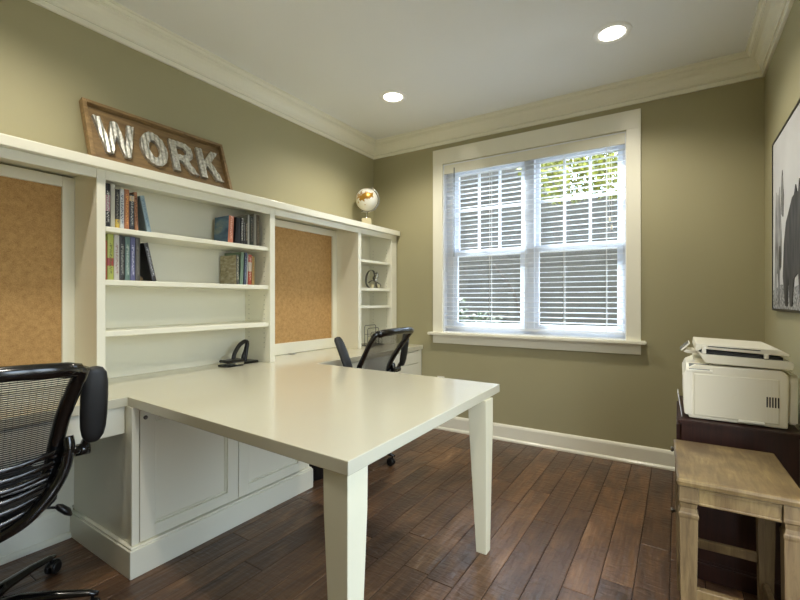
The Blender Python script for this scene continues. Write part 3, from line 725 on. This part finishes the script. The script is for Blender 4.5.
# ------------------------------------------------------------------ shelf sculpture
t = thing('metal_sculpture', 'abstract looped metal ribbon ornament on the narrow shelves', 'ornament', (-2.42, 3.22, 1.2885), 0)
def ribbon(pts, w=.011, th=.0022, closed=False): 
    bm = BM(); tube(bm, spline(pts, 7), th, w, n=8, up=(1, 0, 0), closed=False, power=.6); return bm
link('tall_loop', ribbon([(0, .03, .012), (.0, -.05, .008), (.0, -.095, .05), (.0, -.088, .115), (0, -.045, .165), (0, .012, .168), (0, .04, .13), (0, .02, .10), (.01, .035, .07)]), M['steel'], t)
link('low_loop', ribbon([(.02, -.085, .05), (.02, -.03, .075), (.02, .03, .065), (.02, .085, .045), (.02, .10, .025), (.02, .07, .008), (.02, .04, .02), (.02, .035, .06)]), M['steel'], t)
bm = BM(); tube(bm, spline([(.012, .028, .05), (.016, .036, .085), (.016, .052, .12), (.016, .045, .145), (.014, .06, .158)], 5), [.006+.012*math.sin(PI*i/20) for i in range(21)], n=10); link('figure', bm, M['chrome'], t)
for y_ in (-.035, .062):
    bm = BM(); tube(bm, [(.006, y_, .03), (.011, y_, .03), (.016, y_, .03)], [.019, .022, .019], n=18, up=(0, 0, 1)); bm.transform(Matrix.Translation((.018, 0, -.006))); link('disc', bm, M['stone'], t)

# ------------------------------------------------------------------ wire letter holder on the right desk
t = thing('letter_holder', 'black wire letter holder standing on the desk under the narrow shelves', 'letter holder', (-2.37, 3.17, .7605))
bm = BM(); box(bm, -.05, .05, -.11, .11, 0, .006, .002); link('base', bm, M['wire'], t)
for i, (xx, hh, w) in enumerate(((-.035, .185, .085), (.0, .160, .085), (.038, .125, .085))):
    bm = BM(); tube(bm, [(xx, -w, .004), (xx, -w, hh-.012), (xx, -w+.012, hh), (xx, w-.012, hh), (xx, w, hh-.012), (xx, w, .004)], .0028, n=6, up=(1, 0, 0))
    tube(bm, [(xx, -w, hh*.55), (xx, w, hh*.55)], .0018, n=6, up=(1, 0, 0)); link('wire_divider', bm, M['wire'], t)

# ------------------------------------------------------------------ hole punch
t = thing('hole_punch', 'black lever hole punch with a looped handle on the desk under the wide bookcase', 'hole punch', (-2.43, 1.768, .7605), 0)
bm = BM(); box(bm, -.055, .06, -.035, .115, 0, .014, .005, 2); box(bm, .0, .10, -.155, -.035, 0, .010, .003, 2); link('base', bm, M['blk'], t)
bm = BM(); box(bm, .005, .095, -.150, -.020, .024, .040, .004, 2); link('punch_head', bm, M['blk'], t)
bm = BM(); box(bm, .02, .099, -.095, -.03, .010, .024, .003, 2); link('chrome_die', bm, M['chrome'], t)
bm = BM(); pts = spline([(.02, -.056, .034), (.01, -.036, .075), (.0, .006, .120), (.0, .045, .142), (.0, .064, .130), (.0, .056, .08), (.0, .05, .045), (.0, .045, .012)], 6)
tube(bm, pts, [.014]*len(pts), [.012+.007*(i/len(pts)) for i in range(len(pts))], n=10, up=(1, 0, 0)); tube(bm, [(0, .03, .012), (0, .036, .05), (0, .05, .09)], [.014, .012, .008], n=8, up=(1, 0, 0)); link('lever', bm, M['blk'], t)

# ------------------------------------------------------------------ office chair
def make_chair(label):
    """faces local +y; origin on the floor under the column"""
    t = thing('office_chair', label, 'chair', (0, 0, 0), 0, 'black mesh office chairs')
    # base: hub, five legs, casters
    bm = BM(); lathe(bm, [(.05, .065), (.056, .075), (.052, .115), (.035, .125), (.033, .13)], n=20)
    link('base_hub', bm, M['blkg'], t)
    bm = BM(); lathe(bm, [(.024, .12), (.024, .24), (.019, .245), (.019, .40)], n=16); link('gas_lift', bm, M['blk'], t)
    for k in range(5):
        a = math.radians(-27 + 72*k); c, s = math.cos(a), math.sin(a)
        P = [(r*c, r*s, z) for r, z in ((.04, .100), (.12, .105), (.23, .094), (.33, .078), (.362, .070))]
        bm = BM(); tube(bm, P, [.026, .023, .018, .014, .008], [.020, .019, .015, .011, .008], n=10); lg = link('leg', bm, M['blkg'], t)
        bm = BM(); wx, wy = .342*c, .342*s
        tube(bm, [(wx, wy, .075), (wx, wy, .052)], .006, n=8, up=(1, 0, 0)); ca = a+.6+k; ux, uy = math.cos(ca), math.sin(ca)
        for q in (-1, 1):
            pts = [(wx+ux*q*o_+uy*.012, wy+uy*q*o_-ux*.012, .0265) for o_ in (.005, .008, .018, .021)]
            tube(bm, pts, [.021, .0262, .0262, .021], n=20)
        # hood over the two wheels
        hood = []
        for i in range(7):
            b2 = math.radians(20+i*23); hood.append((wx+uy*.012+uy*.029*math.cos(b2), wy-ux*.012-ux*.029*math.cos(b2), .0265+.029*math.sin(b2)))
        tube(bm, hood, .012, .002, n=8, up=(ux, uy, .001)) if 0 else tube(bm, hood, .003, .014, n=8, up=(ux, uy, 0.001))
        link('caster', bm, M['blk'], lg)
    # mechanism + levers
    bm = BM(); box(bm, -.075, .075, -.12, .10, .385, .425, .012, 2); me_ = link('tilt_mechanism', bm, M['blk'], t)
    bm = BM(); tube(bm, [(.07, -.02, .405), (.185, -.03, .398), (.225, -.032, .386)], .005, n=8)
    tube(bm, [(.216, -.032, .394), (.228, -.032, .385), (.250, -.032, .362), (.262, -.032, .344)], [.008, .013, .014, .006], [.008, .020, .022, .009], n=10, up=(0, 1, 0)); link('height_lever', bm, M['blk'], me_)
    # seat: cushion and pan
    def outline(hw, d0, d1, n=28, p=.45):
        pts = []
        for i in range(n):
            a = 2*PI*i/n; c, s = math.cos(a), math.sin(a)
            pts.append((hw*math.copysign(abs(c)**p, c), (d0+d1)/2+(d1-d0)/2*math.copysign(abs(s)**p, s)))
        return pts
    def stack(bm, secs):
        rings = []
        for hw, d0, d1, z in secs:
            rings.append([bm.verts.new((x_, y_, z + (.006*math.cos(y_*9) if z > .46 else 0))) for x_, y_ in outline(hw, d0, d1)])
        for A, B in zip(rings, rings[1:]):
            n = len(A)
            for j in range(n): f = bm.faces.new((A[j], A[(j+1) % n], B[(j+1) % n], B[j])); f.smooth = True
        bm.faces.new(rings[0][::-1]); bm.faces.new(rings[-1])
    bm = BM(); stack(bm, [(.15, -.15, .20, .425), (.192, -.18, .245, .434), (.200, -.185, .25, .444)]); link('seat_pan', bm, M['blk'], t)
    bm = BM(); stack(bm, [(.205, -.185, .255, .444), (.215, -.192, .266, .455), (.216, -.194, .27, .475), (.21, -.185, .26, .492), (.18, -.16, .23, .500), (.09, -.08, .13, .503)]); link('seat', bm, M['fab'], t)
    # back: plane leaning back, y(z), half width(z)
    def by(x_, z): 
        lean = -.215 - .03*max(0, (z-.52))/.2 - .155*max(0, (z-.68)/.28)**1.25
        return lean + .045*(abs(x_)/.24)**2
    def hw(z):
        P = [(.40, .03), (.45, .10), (.52, .155), (.60, .182), (.70, .196), (.80, .205), (.90, .225), (.965, .236)]
        for (a, p), (b_, q) in zip(P, P[1:]):
            if z <= b_: return p+(q-p)*(max(z, a)-a)/(b_-a)
        return P[-1][1]
    # frame loop of the mesh panel
    loop = []
    zb, zt = .56, .955
    for i in range(9): x_ = -hw(zt)+.03+(2*hw(zt)-.06)*i/8; loop.append((x_, by(x_, zt)-.004, zt+.012*(1-(2*i/8-1)**2)))
    loop.append((hw(zt)-.008, by(hw(zt), zt), zt-.006))
    for i in range(1, 10): z = zt-.006-(zt-.006-zb)*i/9; loop.append((hw(z)-.006, by(hw(z), z), z))
    for i in range(1, 8): x_ = (hw(zb)-.006)*(1-2*i/8); loop.append((x_, by(x_, zb)-.0, zb-.012*(1-(1-2*i/8)**2)))
    for i in range(9): z = zb+(zt-.006-zb)*i/9; loop.append((-hw(z)+.006, by(hw(z), z), z))
    loop.append((-hw(zt)+.008, by(hw(zt), zt), zt-.006))
    bm = BM(); tube(bm, loop, .0235, .016, n=10, up=(0, 1, 0), closed=True); fr = link('back_frame', bm, M['blkg'], t)
    # thicker top rail
    bm = BM(); P = []
    for i in range(13): x_ = -hw(zt)+.012+(2*hw(zt)-.024)*i/12; P.append((x_, by(x_, zt)-.006, zt+.004+.010*(1-(2*i/12-1)**2)))
    tube(bm, P, [.014]+[.019]*11+[.014], [.016]+[.022]*11+[.016], n=12, up=(0, 0, 1)); link('top_rail', bm, M['blkg'], fr)
    # mesh
    bm = BM(); nz, nx = 18, 12; g = []
    for i in range(nz+1):
        z = zb+.004+(zt-zb-.004)*i/nz; row = []
        for j in range(nx+1):
            x_ = (hw(z)-.008)*(2*j/nx-1); row.append(bm.verts.new((x_, by(x_, z)+.002, z)))
        g.append(row)
    for i in range(nz):
        for j in range(nx): f = bm.faces.new((g[i][j], g[i][j+1], g[i+1][j+1], g[i+1][j])); f.smooth = True
    link('backrest_mesh', bm, M['mesh'], t)
    # outer yoke: two arms that sweep down and meet under the seat
    bm = BM()
    def off(x_, z): return by(x_, z)-.030
    for s in (-1, 1):
        Y = spline([(s*.218, off(.218, .70)+.02, .700), (s*.220, off(.22, .66), .665), (s*.212, off(.212, .60), .605), (s*.190, off(.19, .55), .55), (s*.150, off(.15, .50), .495), (s*.095, off(.095, .45)+.01, .447), (s*.03, off(.03, .42)+.04, .412)], 5)
        tube(bm, Y, [.018+.006*(i/len(Y)) for i in range(len(Y))], [.018+.008*(i/len(Y)) for i in range(len(Y))], n=10, up=(0, 1, 0))
    box(bm, -.04, .04, -.235, -.09, .385, .418, .010, 2)
    link('back_yoke', bm, M['blkg'], t)
    for k in range(6):
        z = .475+k*.036; w = min(.205, hw(z)+.02-.004*(5-k)); P = []
        for i in range(13): q = 2*i/12-1; x_ = w*q; P.append((x_, by(x_, z)-.020-.012*(1-q*q), z-.022*(1-q*q)+.006))
        bm = BM(); tube(bm, P, .005, .009, n=8, up=(0, 0, 1), power=.7); link('back_rib', bm, M['blkg'], t)
    return t
def add_arm(t, s, ang, off=.265):
    """flip-up arm on side s; ang = swing of the pad from upright, forwards"""
    c = Vector((s*off, -.205, .64)); Rm = Matrix.Translation(c) @ Matrix.Rotation(-ang, 4, 'X')
    bm = BM()
    tube(bm, [(s*.20, -.235, .655), (s*(off*.6+.08), -.225, .648), (s*off, -.205, .64)], [.014, .013, .014], [.018, .016, .018], n=10)
    tube(bm, [(s*(off-.023), -.205, .64), (s*(off+.02), -.205, .64)], .021, n=14); ab = link('arm_bracket', bm, M['blkg'], t)
    bm = BM(); P = spline([(0, 0, 0), (s*.006, -.008, .03), (s*.018, -.018, .06), (s*.024, -.020, .10)], 4)
    tube(bm, P, [.013]*len(P), [.016]*len(P), n=10, up=(0, 1, 0)); bm.transform(Rm); link('arm_strut', bm, M['blkg'], t)
    bm = BM(); prof = [(.030, .014), (.036, .022), (.055, .033), (.085, .039), (.13, .0415), (.20, .042), (.25, .041), (.285, .036), (.303, .024), (.308, .010)]
    tube(bm, [(s*.024+0, -.022-.006*math.sin((z-.05)*12), z) for z, r in prof], [r for z, r in prof], [min(.015, r*.6) for z, r in prof], n=16, up=(0, 1, 0), power=.75)
    bm.transform(Rm); link('arm_pad', bm, M['pad'], t)
c1 = make_chair('black mesh office chair at the left desk, cut by the photo\'s left edge')
c2 = dup(c1, (-2.04, 2.455, 0), PI/2, 'black mesh office chair beyond the table, at the right desk')
add_arm(c1, 1, -.12); add_arm(c1, -1, -.12)      # pads folded up along the back
add_arm(c2, 1, -.14, .315); add_arm(c2, -1, .46, .235)
c1.location = (-2.05, .43, 0); c1.rotation_euler = (0, 0, math.radians(81)); c2.rotation_euler = (0, 0, PI/2)
for ch in c2.children:
    if ch.name.startswith('leg'): ch.rotation_euler = (0, 0, math.radians(17))

# ------------------------------------------------------------------ waste bin
t = thing('waste_bin', 'black round waste bin on the floor between the base cabinet and the far chair', 'bin', (-2.035, 2.062, 0))
bm = BM(); lathe(bm, [(.066, 0), (.072, .004), (.086, .26), (.090, .262), (.090, .27), (.083, .27), (.081, .258), (.068, .008), (.002, .006)], n=28, cap=False); link('bucket', bm, M['bin'], t)

# ------------------------------------------------------------------ dark cabinet
t = thing('side_cabinet', 'dark mahogany cabinet against the right wall, carrying the printer', 'cabinet', (.20, 2.47, 0))
bm = BM(); box(bm, .012, .392, 2.205, 2.745, .075, .655, .002); link('body', bm, M['dark'], t, True)
bm = BM(); box(bm, .002, .402, 2.195, 2.755, .655, .672, .003, 2); link('top', bm, M['dark'], t, True)
bm = BM(); box(bm, .002, .400, 2.196, 2.754, 0, .07, .003); box(bm, .007, .396, 2.2, 2.75, .07, .082, .003); link('plinth', bm, M['dark'], t, True)
for a, b_ in ((.09, .36), (.37, .645)):
    bm = BM(); box(bm, -.006, .012, 2.222, 2.728, a, b_, .002); d = link('drawer', bm, M['dark'], t, True)
    bm = BM(); zc = (a+b_)/2
    tube(bm, [(-.005, 2.30, zc), (-.015, 2.30, zc), (-.022, 2.30, zc), (-.028, 2.30, zc)], [.005, .006, .013, .009], n=12, up=(0, 0, 1)); link('knob', bm, M['steel'], d, True)

t.scale = (1, 1, .988)

# ------------------------------------------------------------------ printer
t = thing('printer', 'cream multifunction laser printer on the dark cabinet', 'printer', (.20, 2.44, .6725))
y0, y1 = 2.243, 2.645; zb = .676
bm = BM()
prism(bm, [(.040, zb), (.358, zb), (.362, .885), (.356, .905), (.340, .922), (.060, .922), (.030, .905), (.022, .885), (.026, .74)], y0, y1, 'y', smooth=False)
link('body', bm, M['printer'], t, True, bevel=.006)
bm = BM()
for xx, yy in ((.07, 2.28), (.33, 2.28), (.07, 2.61), (.33, 2.61)): box(bm, xx-.014, xx+.014, yy-.014, yy+.014, .6725, zb)
link('feet', bm, M['slot'], t, True)
bm = BM(); prism(bm, [(.024, .695), (.030, .690), (.052, .690), (.052, .90), (.030, .895), (.018, .875), (.020, .74)], y0-.003, y1+.003, 'y'); link('front_cover', bm, M['printer2'], t, True, bevel=.003)
bm = BM(); box(bm, .058, .332, y0-.004, y0+.001, .692, .882, .003); link('side_door', bm, M['printer'], t, True)
bm = BM(); box(bm, .205, .288, y0-.010, y0-.003, .683, .696, .003); link('door_grip', bm, M['printer2'], t, True)
bm = BM()
for k in range(5): box(bm, .293+k*.0085, .2975+k*.0085, y0-.0046, y0-.0035, .762, .806)
link('vent_slots', bm, M['slot'], t, True)
bm = BM()
for k in range(4): box(bm, .292+k*.0115, .2928+k*.0115, y0-.0043, y0-.0038, .70, .88)
link('grooves', bm, M['printer2'], t, True)
bm = BM(); prism(bm, [(y0-.005, .890), (y0+.10, .890), (y0+.10, .927), (y0+.030, .927), (y0-.005, .899)], .030, .122, 'x'); cp = link('control_panel', bm, M['printer2'], t, True, bevel=.002)
bm = BM(); prism(bm, [(y0-.002, .9005), (y0+.027, .9240), (y0+.0262, .9255), (y0-.003, .9020)], .040, .112, 'x'); link('display', bm, M['lcd'], cp, True)
bm = BM(); prism(bm, [(.06, .918), (.35, .918), (.352, .94), (.34, .945), (.10, .948), (.06, .945)], y0+.05, y1-.01, 'y'); link('scanner_neck', bm, M['printer'], t, True, bevel=.003)
bm = BM(); prism(bm, [(.098, .934), (.372, .926), (.375, .952), (.366, .962), (.092, .974), (.074, .986), (.068, .985)], y0-.008, y1+.0, 'y'); link('scanner_bed', bm, M['printer'], t, True, bevel=.004)
bm = BM(); prism(bm, [(.10, .968), (.345, .955), (.345, .976), (.10, .990)], y0+.012, y1-.02, 'y'); link('paper_slot', bm, M['slot'], t, True)
bm = BM(); prism(bm, [(.064, 1.022), (.325, 1.010), (.362, .992), (.362, .982), (.33, .984), (.085, .998), (.072, .986), (.060, .99)], y0-.004, y1-.01, 'y'); link('feeder_lid', bm, M['printer'], t, True, bevel=.003)
bm = BM(); prism(bm, [(.105, 1.0085), (.275, 1.0005), (.275, 1.004), (.105, 1.012)], y0-.006, y0+.05, 'y'); link('lid_slot', bm, M['slot'], t, True)
for q in ((.085, .10, .976, 1.012), (.285, .30, .968, .988)):
    bm = BM(); box(bm, q[0], q[1], y0-.010, y0+.002, q[2], q[3], .003); link('hinge', bm, M['printer2'], t, True)
bm = BM(); prism(bm, [(.010, .982), (.0145, .978), (.046, 1.012), (.041, 1.017)], y0+.06, y0+.20, 'y'); fs = link('tilted_screen', bm, M['printer2'], t, True, bevel=.001)
bm = BM(); prism(bm, [(.0085, .9835), (.0105, .9820), (.0405, 1.0155), (.0385, 1.0165)], y0+.068, y0+.192, 'y'); link('display', bm, M['lcd'], fs, True)
bm = BM(); prism(bm, [(.020, .975), (.034, .968), (.075, .968), (.075, .980), (.030, .984)], y0+.06, y0+.20, 'y'); link('screen_arm', bm, M['printer2'], t, True, bevel=.002)
bm = BM(); box(bm, .362, .392, y0+.03, y1-.03, .69, .905, .006, 2); link('rear_tray', bm, M['printer2'], t, True)

t.scale = (1.02, 1, .94); t.location.x += .003; t.location.z -= .008

# leaflets standing on the cabinet lip against the printer
t = thing('leaflet', 'glossy white leaflet standing on edge between the printer front and cabinet edge', 'leaflet', (.008, 2.33, .6725))
bm = BM(); prism(bm, [(.0135, .6728), (.0160, .6728), (.0005, .775), (-.002, .775)], 2.255, 2.36, 'y'); link('sheet', bm, M['leaflet'], t, True); t.location.z -= .008

# ------------------------------------------------------------------ stool
t = thing('counter_stool', 'limed wooden stool with a worn flat seat, in front of the dark cabinet', 'stool', (.152, 1.876, 0))
stool = t
sx0, sx1, sy0, sy1 = -.010, .314, 1.658, 2.122; zs = .600
bm = BM()
loft_sq(bm, [((sx0+sx1)/2, (sy0+sy1)/2, z, (sx1-sx0)/2-i, (sy1-sy0)/2-i) for z, i in ((.574, .010), (.578, .003), (.590, .0), (.597, .002), (.600, .007))]); link('seat', bm, M['stool'], t, True)
w = .0265
for lx, ly in ((sx0+.006+w, sy0+.010+w), (sx1-.006-w, sy0+.010+w), (sx0+.006+w, sy1-.010-w), (sx1-.006-w, sy1-.010-w)):
    front = ly < 1.8
    if front:
        secs = [(lx, ly, z, r, r) for z, r in ((0, .019), (.30, .0235), (.470, .0255), (.478, .0275), (.486, .0275), (.490, .024), (.503, .0215), (.518, .0235), (.524, .0275), (.531, .0275), (.535, .0265), (.574, .0265))]
    else:
        secs = [(lx, ly, z, r, r) for z, r in ((0, .020), (.30, .0245), (.574, .0265))]
    bm = BM(); loft_sq(bm, secs); link('leg', bm, M['stoolleg'], t, True, bevel=.0015)
for a, b_ in ((sy0+.018, sy0+.040), (sy1-.040, sy1-.018)):
    bm = BM(); box(bm, sx0+.06, sx1-.06, a, b_, .518, .574, .001); box(bm, sx0+.06, sx1-.06, a-.004, b_+.004, .563, .574, .001); box(bm, sx0+.06, sx1-.06, a-.003, b_+.003, .518, .526, .002); link('apron', bm, M['stool'], t, True)
for a, b_ in ((sx0+.014, sx0+.036), (sx1-.036, sx1-.014)):
    bm = BM(); box(bm, a, b_, sy0+.065, sy1-.065, .518, .574, .001); link('apron', bm, M['stoolleg'], t, True)
bm = BM(); box(bm, sx0+.05, sx1-.05, sy1-.045, sy1-.025, .188, .222, .002); link('stretcher', bm, M['stool'], t, True)
bm = BM(); box(bm, sx0+.05, sx1-.05, sy0+.025, sy0+.048, .203, .240, .002); link('stretcher', bm, M['stool'], t, True)
for a in (sx0+.026, sx1-.044):
    bm = BM(); box(bm, a, a+.018, sy0+.055, sy1-.055, .092, .126, .002); link('stretcher', bm, M['stoolleg'], t, True)

stool.rotation_euler = (0, 0, math.radians(1.7))

# ------------------------------------------------------------------ picture on the right wall
t = thing('horse_picture', 'black and white framed photograph of horses on the right wall', 'picture', (XR, 2.45, 1.125))
PX, py0, py1, pz0, pz1 = XR-.016, 1.76, 3.135, 1.122, 2.052
bm = BM(); fw = .012
box(bm, PX-.004, XR-.001, py0, py0+fw, pz0, pz1, .001); box(bm, PX-.004, XR-.001, py1-fw, py1, pz0, pz1, .001); box(bm, PX-.004, XR-.001, py0+fw, py1-fw, pz0, pz0+fw, .001); box(bm, PX-.004, XR-.001, py0+fw, py1-fw, pz1-fw, pz1, .001)
link('frame', bm, M['blk'], t, True)
def m_shade(name, c1, c2, scale, pos=(.35, .65), st=(1, 1, 1)):
    m, nt, b, out = new_mat(name); L = nt.links.new; b.inputs['Roughness'].default_value = .55
    tc = N(nt, 'ShaderNodeTexCoord'); mp = N(nt, 'ShaderNodeMapping'); mp.inputs['Scale'].default_value = st; L(tc.outputs['Object'], mp.inputs['Vector'])
    n = N(nt, 'ShaderNodeTexNoise', i_Scale=float(scale), i_Detail=6.0); L(mp.outputs[0], n.inputs['Vector'])
    r = N(nt, 'ShaderNodeValToRGB'); e = r.color_ramp.elements; e[0].position, e[1].position = pos; e[0].color = srgb(c1); e[1].color = srgb(c2)
    L(n.outputs['Fac'], r.inputs[0]); L(r.outputs[0], b.inputs['Base Color']); return m
psky = m_shade('print_sky', (190, 190, 190), (214, 214, 214), 1.5); pgr = m_shade('print_grass', (50, 50, 50), (190, 190, 190), 60)
pwh = m_shade('print_pale_horse', (96, 96, 96), (176, 176, 176), 14, st=(1, 2, .6)); pdk = m_shade('print_dark_horse', (26, 26, 26), (74, 72, 72), 12, st=(1, 2, .6)); pmn = m_shade('print_mane', (60, 60, 60), (150, 150, 150), 40, st=(1, 3, .6))
bm = BM(); box(bm, PX, XR-.002, py0+fw, py1-fw, pz0+fw, pz1-fw); pn = link('print', bm, psky, t, True)
lay_n = [0]
def figure(name, mat, pts):
    """flat printed shape, pts = (y, z)"""
    lay_n[0] += 1; x1 = PX-.0006*lay_n[0]; pts = [(max(py0+fw, min(py1-fw, a)), max(pz0+fw, min(pz1-fw, b_))) for a, b_ in pts]
    bm = BM(); A = [Vector((a, b_, 0)) for a, b_ in pts]; tr = tessellate_polygon([A]); V = [bm.verts.new((x1, a, b_)) for a, b_ in pts]; W_ = [bm.verts.new((PX, a, b_)) for a, b_ in pts]
    for q in tr: bm.faces.new([V[i] for i in q])
    for i in range(len(V)): bm.faces.new((V[i], V[(i+1) % len(V)], W_[(i+1) % len(V)], W_[i]))
    link(name, bm, mat, pn, True)
figure('printed_ground', pgr, [(py1, pz0), (py0, pz0), (py0, 1.25), (2.2, 1.27), (2.6, 1.24), (2.9, 1.26), (py1, 1.23)])
# pale horse at the left: head held high, seen from the front
figure('printed_pale_horse', pwh, [(3.08, 1.16), (3.06, 1.5), (3.05, 1.66), (3.035, 1.70), (3.03, 1.76), (3.00, 1.74), (2.965, 1.73), (2.935, 1.77), (2.93, 1.71), (2.905, 1.60), (2.885, 1.5), (2.88, 1.42), (2.895, 1.35), (2.93, 1.33), (2.94, 1.16), (2.97, 1.15), (2.99, 1.32), (3.02, 1.32), (3.035, 1.15)])
figure('printed_muzzle', pdk, [(2.955, 1.42), (2.955, 1.36), (2.93, 1.335), (2.90, 1.35), (2.895, 1.42), (2.915, 1.46), (2.94, 1.46)])
figure('printed_mane', pmn, [(2.90, 1.74), (2.868, 1.84), (2.83, 1.70), (2.85, 1.60), (2.89, 1.62)])
# dark horse beside it, neck up, body running to the right
figure('printed_dark_horse', pdk, [(2.845, 1.30), (2.820, 1.46), (2.770, 1.56), (2.700, 1.61), (2.640, 1.655), (2.600, 1.66), (2.570, 1.70), (2.545, 1.66), (2.520, 1.66), (2.500, 1.71), (2.480, 1.66), (2.440, 1.62), (2.400, 1.52), (2.360, 1.48), (2.200, 1.47), (2.060, 1.49), (2.000, 1.45), (1.970, 1.30), (1.950, 1.15), (2.000, 1.145), (2.040, 1.28), (2.100, 1.32), (2.100, 1.15), (2.140, 1.15), (2.180, 1.31), (2.390, 1.30), (2.440, 1.15), (2.480, 1.15), (2.520, 1.30), (2.600, 1.28), (2.640, 1.15), (2.680, 1.15), (2.720, 1.30), (2.740, 1.15), (2.790, 1.15)])

# ------------------------------------------------------------------ outside
bm = BM(); box(bm, -9, 9, 3.75, 14, -.35, -.25); box(bm, XR+.2, 9, -8, 3.75, -.35, -.25); tag(link('garden_ground', bm, M['ground']), 'brown green garden ground outside the window', 'ground', kind='structure')
t = thing('neighbour_wall', 'grey board clad wall of the neighbouring house seen through the blind', 'wall', (-6, 11.3, -.25))
bm = BM(); z = -.25; k = 0
while z < 4.85:
    prism(bm, [(11.30, z), (11.265, z), (11.285, z+.185), (11.30, z+.185)], -14, -2.4, 'x'); z += .18
box(bm, -14, -2.4, 11.30, 11.42, -.25, 5.0); link('boards', bm, M['siding'], t, True)
t = thing('garden_fence', 'grey board fence outside, behind the right half of the window', 'fence', (.8, 8.0, -.25))
bm = BM(); z = -.25
while z < 2.9: box(bm, -2.75, 5.0, 8.0, 8.025, z, z+.165, 0); z += .16
link('boards', bm, M['siding'], t, True)
for xx in (-2.65, -1.1, .45, 2.45, 4.45):
    bm = BM(); box(bm, xx-.045, xx+.045, 8.026, 8.115, -.25, 3.0, .004); link('post', bm, M['siding'], t, True)
def foliage(bm, cx, cy, cz, rx, ry, rz_, n, size):
    for _ in range(n):
        while True:
            p = Vector((random.uniform(-1, 1), random.uniform(-1, 1), random.uniform(-1, 1)))
            if p.length < 1: break
        p = Vector((cx+p.x*rx, cy+p.y*ry, cz+p.z*rz_)); a = Vector((random.gauss(0, 1), random.gauss(0, 1), random.gauss(0, 1))).normalized(); b_ = a.orthogonal().normalized(); s = size*random.uniform(.6, 1.3)
        v = [bm.verts.new(p+a*s), bm.verts.new(p+b_*s*.4+a*s*.1), bm.verts.new(p-a*s), bm.verts.new(p-b_*s*.4+a*s*.1)]; bm.faces.new(v)
def plant(name, label, cat, base, crowns, stems, mat, n, size):
    t = thing(name, label, cat, base)
    bm = BM()
    for c in crowns: foliage(bm, *c, n, size)
    link('foliage', bm, mat, t, True)
    bm = BM()
    for s in stems: tube(bm, spline(s, 5), [.03*(1-.6*i/(5*(len(s)-1))) for i in range(5*(len(s)-1)+1)], n=7, up=(0, 1, 0))
    link('trunk', bm, M['bark'], t, True)
plant('garden_tree', 'yellow green leafy tree seen through the upper right of the window', 'tree', (-.55, 5.3, -.25),
      [(-1.15, 5.4, 2.75, .55, .4, .40), (-.55, 5.3, 2.75, .5, .4, .45), (-.20, 5.2, 2.2, .22, .3, .45)], [[(-.30, 5.35, -.25), (-.28, 5.35, 1.2), (-.4, 5.35, 2.1), (-.6, 5.35, 2.8)]], M['leaf'], 1500, .045)
plant('garden_shrub', 'green shrub seen low through the left half of the window', 'shrub', (-2.35, 5.0, -.25),
      [(-2.55, 5.0, .75, .4, .3, .55), (-2.05, 5.1, .6, .35, .3, .45)], [[(-1.62, 5.0, -.25), (-1.55, 5.0, .6), (-1.62, 5.0, 1.2), (-1.9, 5.0, 1.62)], [(-2.35, 5.0, -.25), (-2.4, 5.0, .5), (-2.5, 5.0, 1.0)]], M['leaf2'], 600, .045)

# ------------------------------------------------------------------ daylight
w = bpy.data.worlds.new('sky'); SC.world = w; w.use_nodes = True; nt = w.node_tree; bg = nt.nodes['Background']
sky = nt.nodes.new('ShaderNodeTexSky'); sky.sky_type = 'NISHITA'; sky.sun_disc = False; sky.sun_elevation = math.radians(48); sky.sun_rotation = math.radians(150); sky.air_density = 1.6; sky.dust_density = 3.0
mxs = nt.nodes.new('ShaderNodeMix'); mxs.data_type = 'RGBA'; mxs.inputs[0].default_value = .55; nt.links.new(sky.outputs[0], mxs.inputs[6]); mxs.inputs[7].default_value = (4.6, 5.3, 6.6, 1)
nt.links.new(mxs.outputs[2], bg.inputs[0]); bg.inputs[1].default_value = 1.5
sn = bpy.data.lights.new('sun', 'SUN'); sn.energy = 28; sn.angle = math.radians(1.5); sn.color = (.93, .97, 1.0)
so = bpy.data.objects.new('sun', sn); COL.objects.link(so); so.rotation_euler = Vector((.50, -.40, -.77)).to_track_quat('-Z', 'Y').to_euler(); so.location = (-4, 8, 6)
pl = bpy.data.lights.new('window_portal', 'AREA'); pl.shape = 'RECTANGLE'; pl.size = 1.55; pl.size_y = 1.6; pl.cycles.is_portal = True
po = bpy.data.objects.new('window_portal', pl); COL.objects.link(po); po.matrix_basis = WB @ Matrix.Translation((1.516, .2, 1.65)) @ Matrix.Rotation(-PI/2, 4, 'X')

pl2 = bpy.data.lights.new('added_door_portal', 'AREA'); pl2.shape = 'RECTANGLE'; pl2.size = 1.1; pl2.size_y = 2.15; pl2.cycles.is_portal = True
po2 = bpy.data.objects.new('added_door_portal', pl2); COL.objects.link(po2); po2.location = (XR+.14, 1.025, 1.075); po2.rotation_euler = (PI/2, 0, PI/2)

# ------------------------------------------------------------------ camera
cam = bpy.data.cameras.new('camera'); cam.sensor_width = 36; cam.lens = 425/800*36; cam.clip_start = .05
co = bpy.data.objects.new('camera', cam); COL.objects.link(co); co.location = (0, 0, 1.18); co.rotation_euler = (PI/2, 0, math.atan(278/425))
SC.camera = co
SC.view_settings.view_transform = 'Standard'; SC.view_settings.look = 'None'; SC.view_settings.gamma = 1; SC.view_settings.use_curve_mapping = False
SC.view_settings.exposure = 0.2
SC.cycles.max_bounces = 10; SC.cycles.diffuse_bounces = 6; SC.cycles.transparent_max_bounces = 16
SC.cycles.use_denoising = True; SC.cycles.sample_clamp_indirect = 6; SC.cycles.caustics_reflective = False
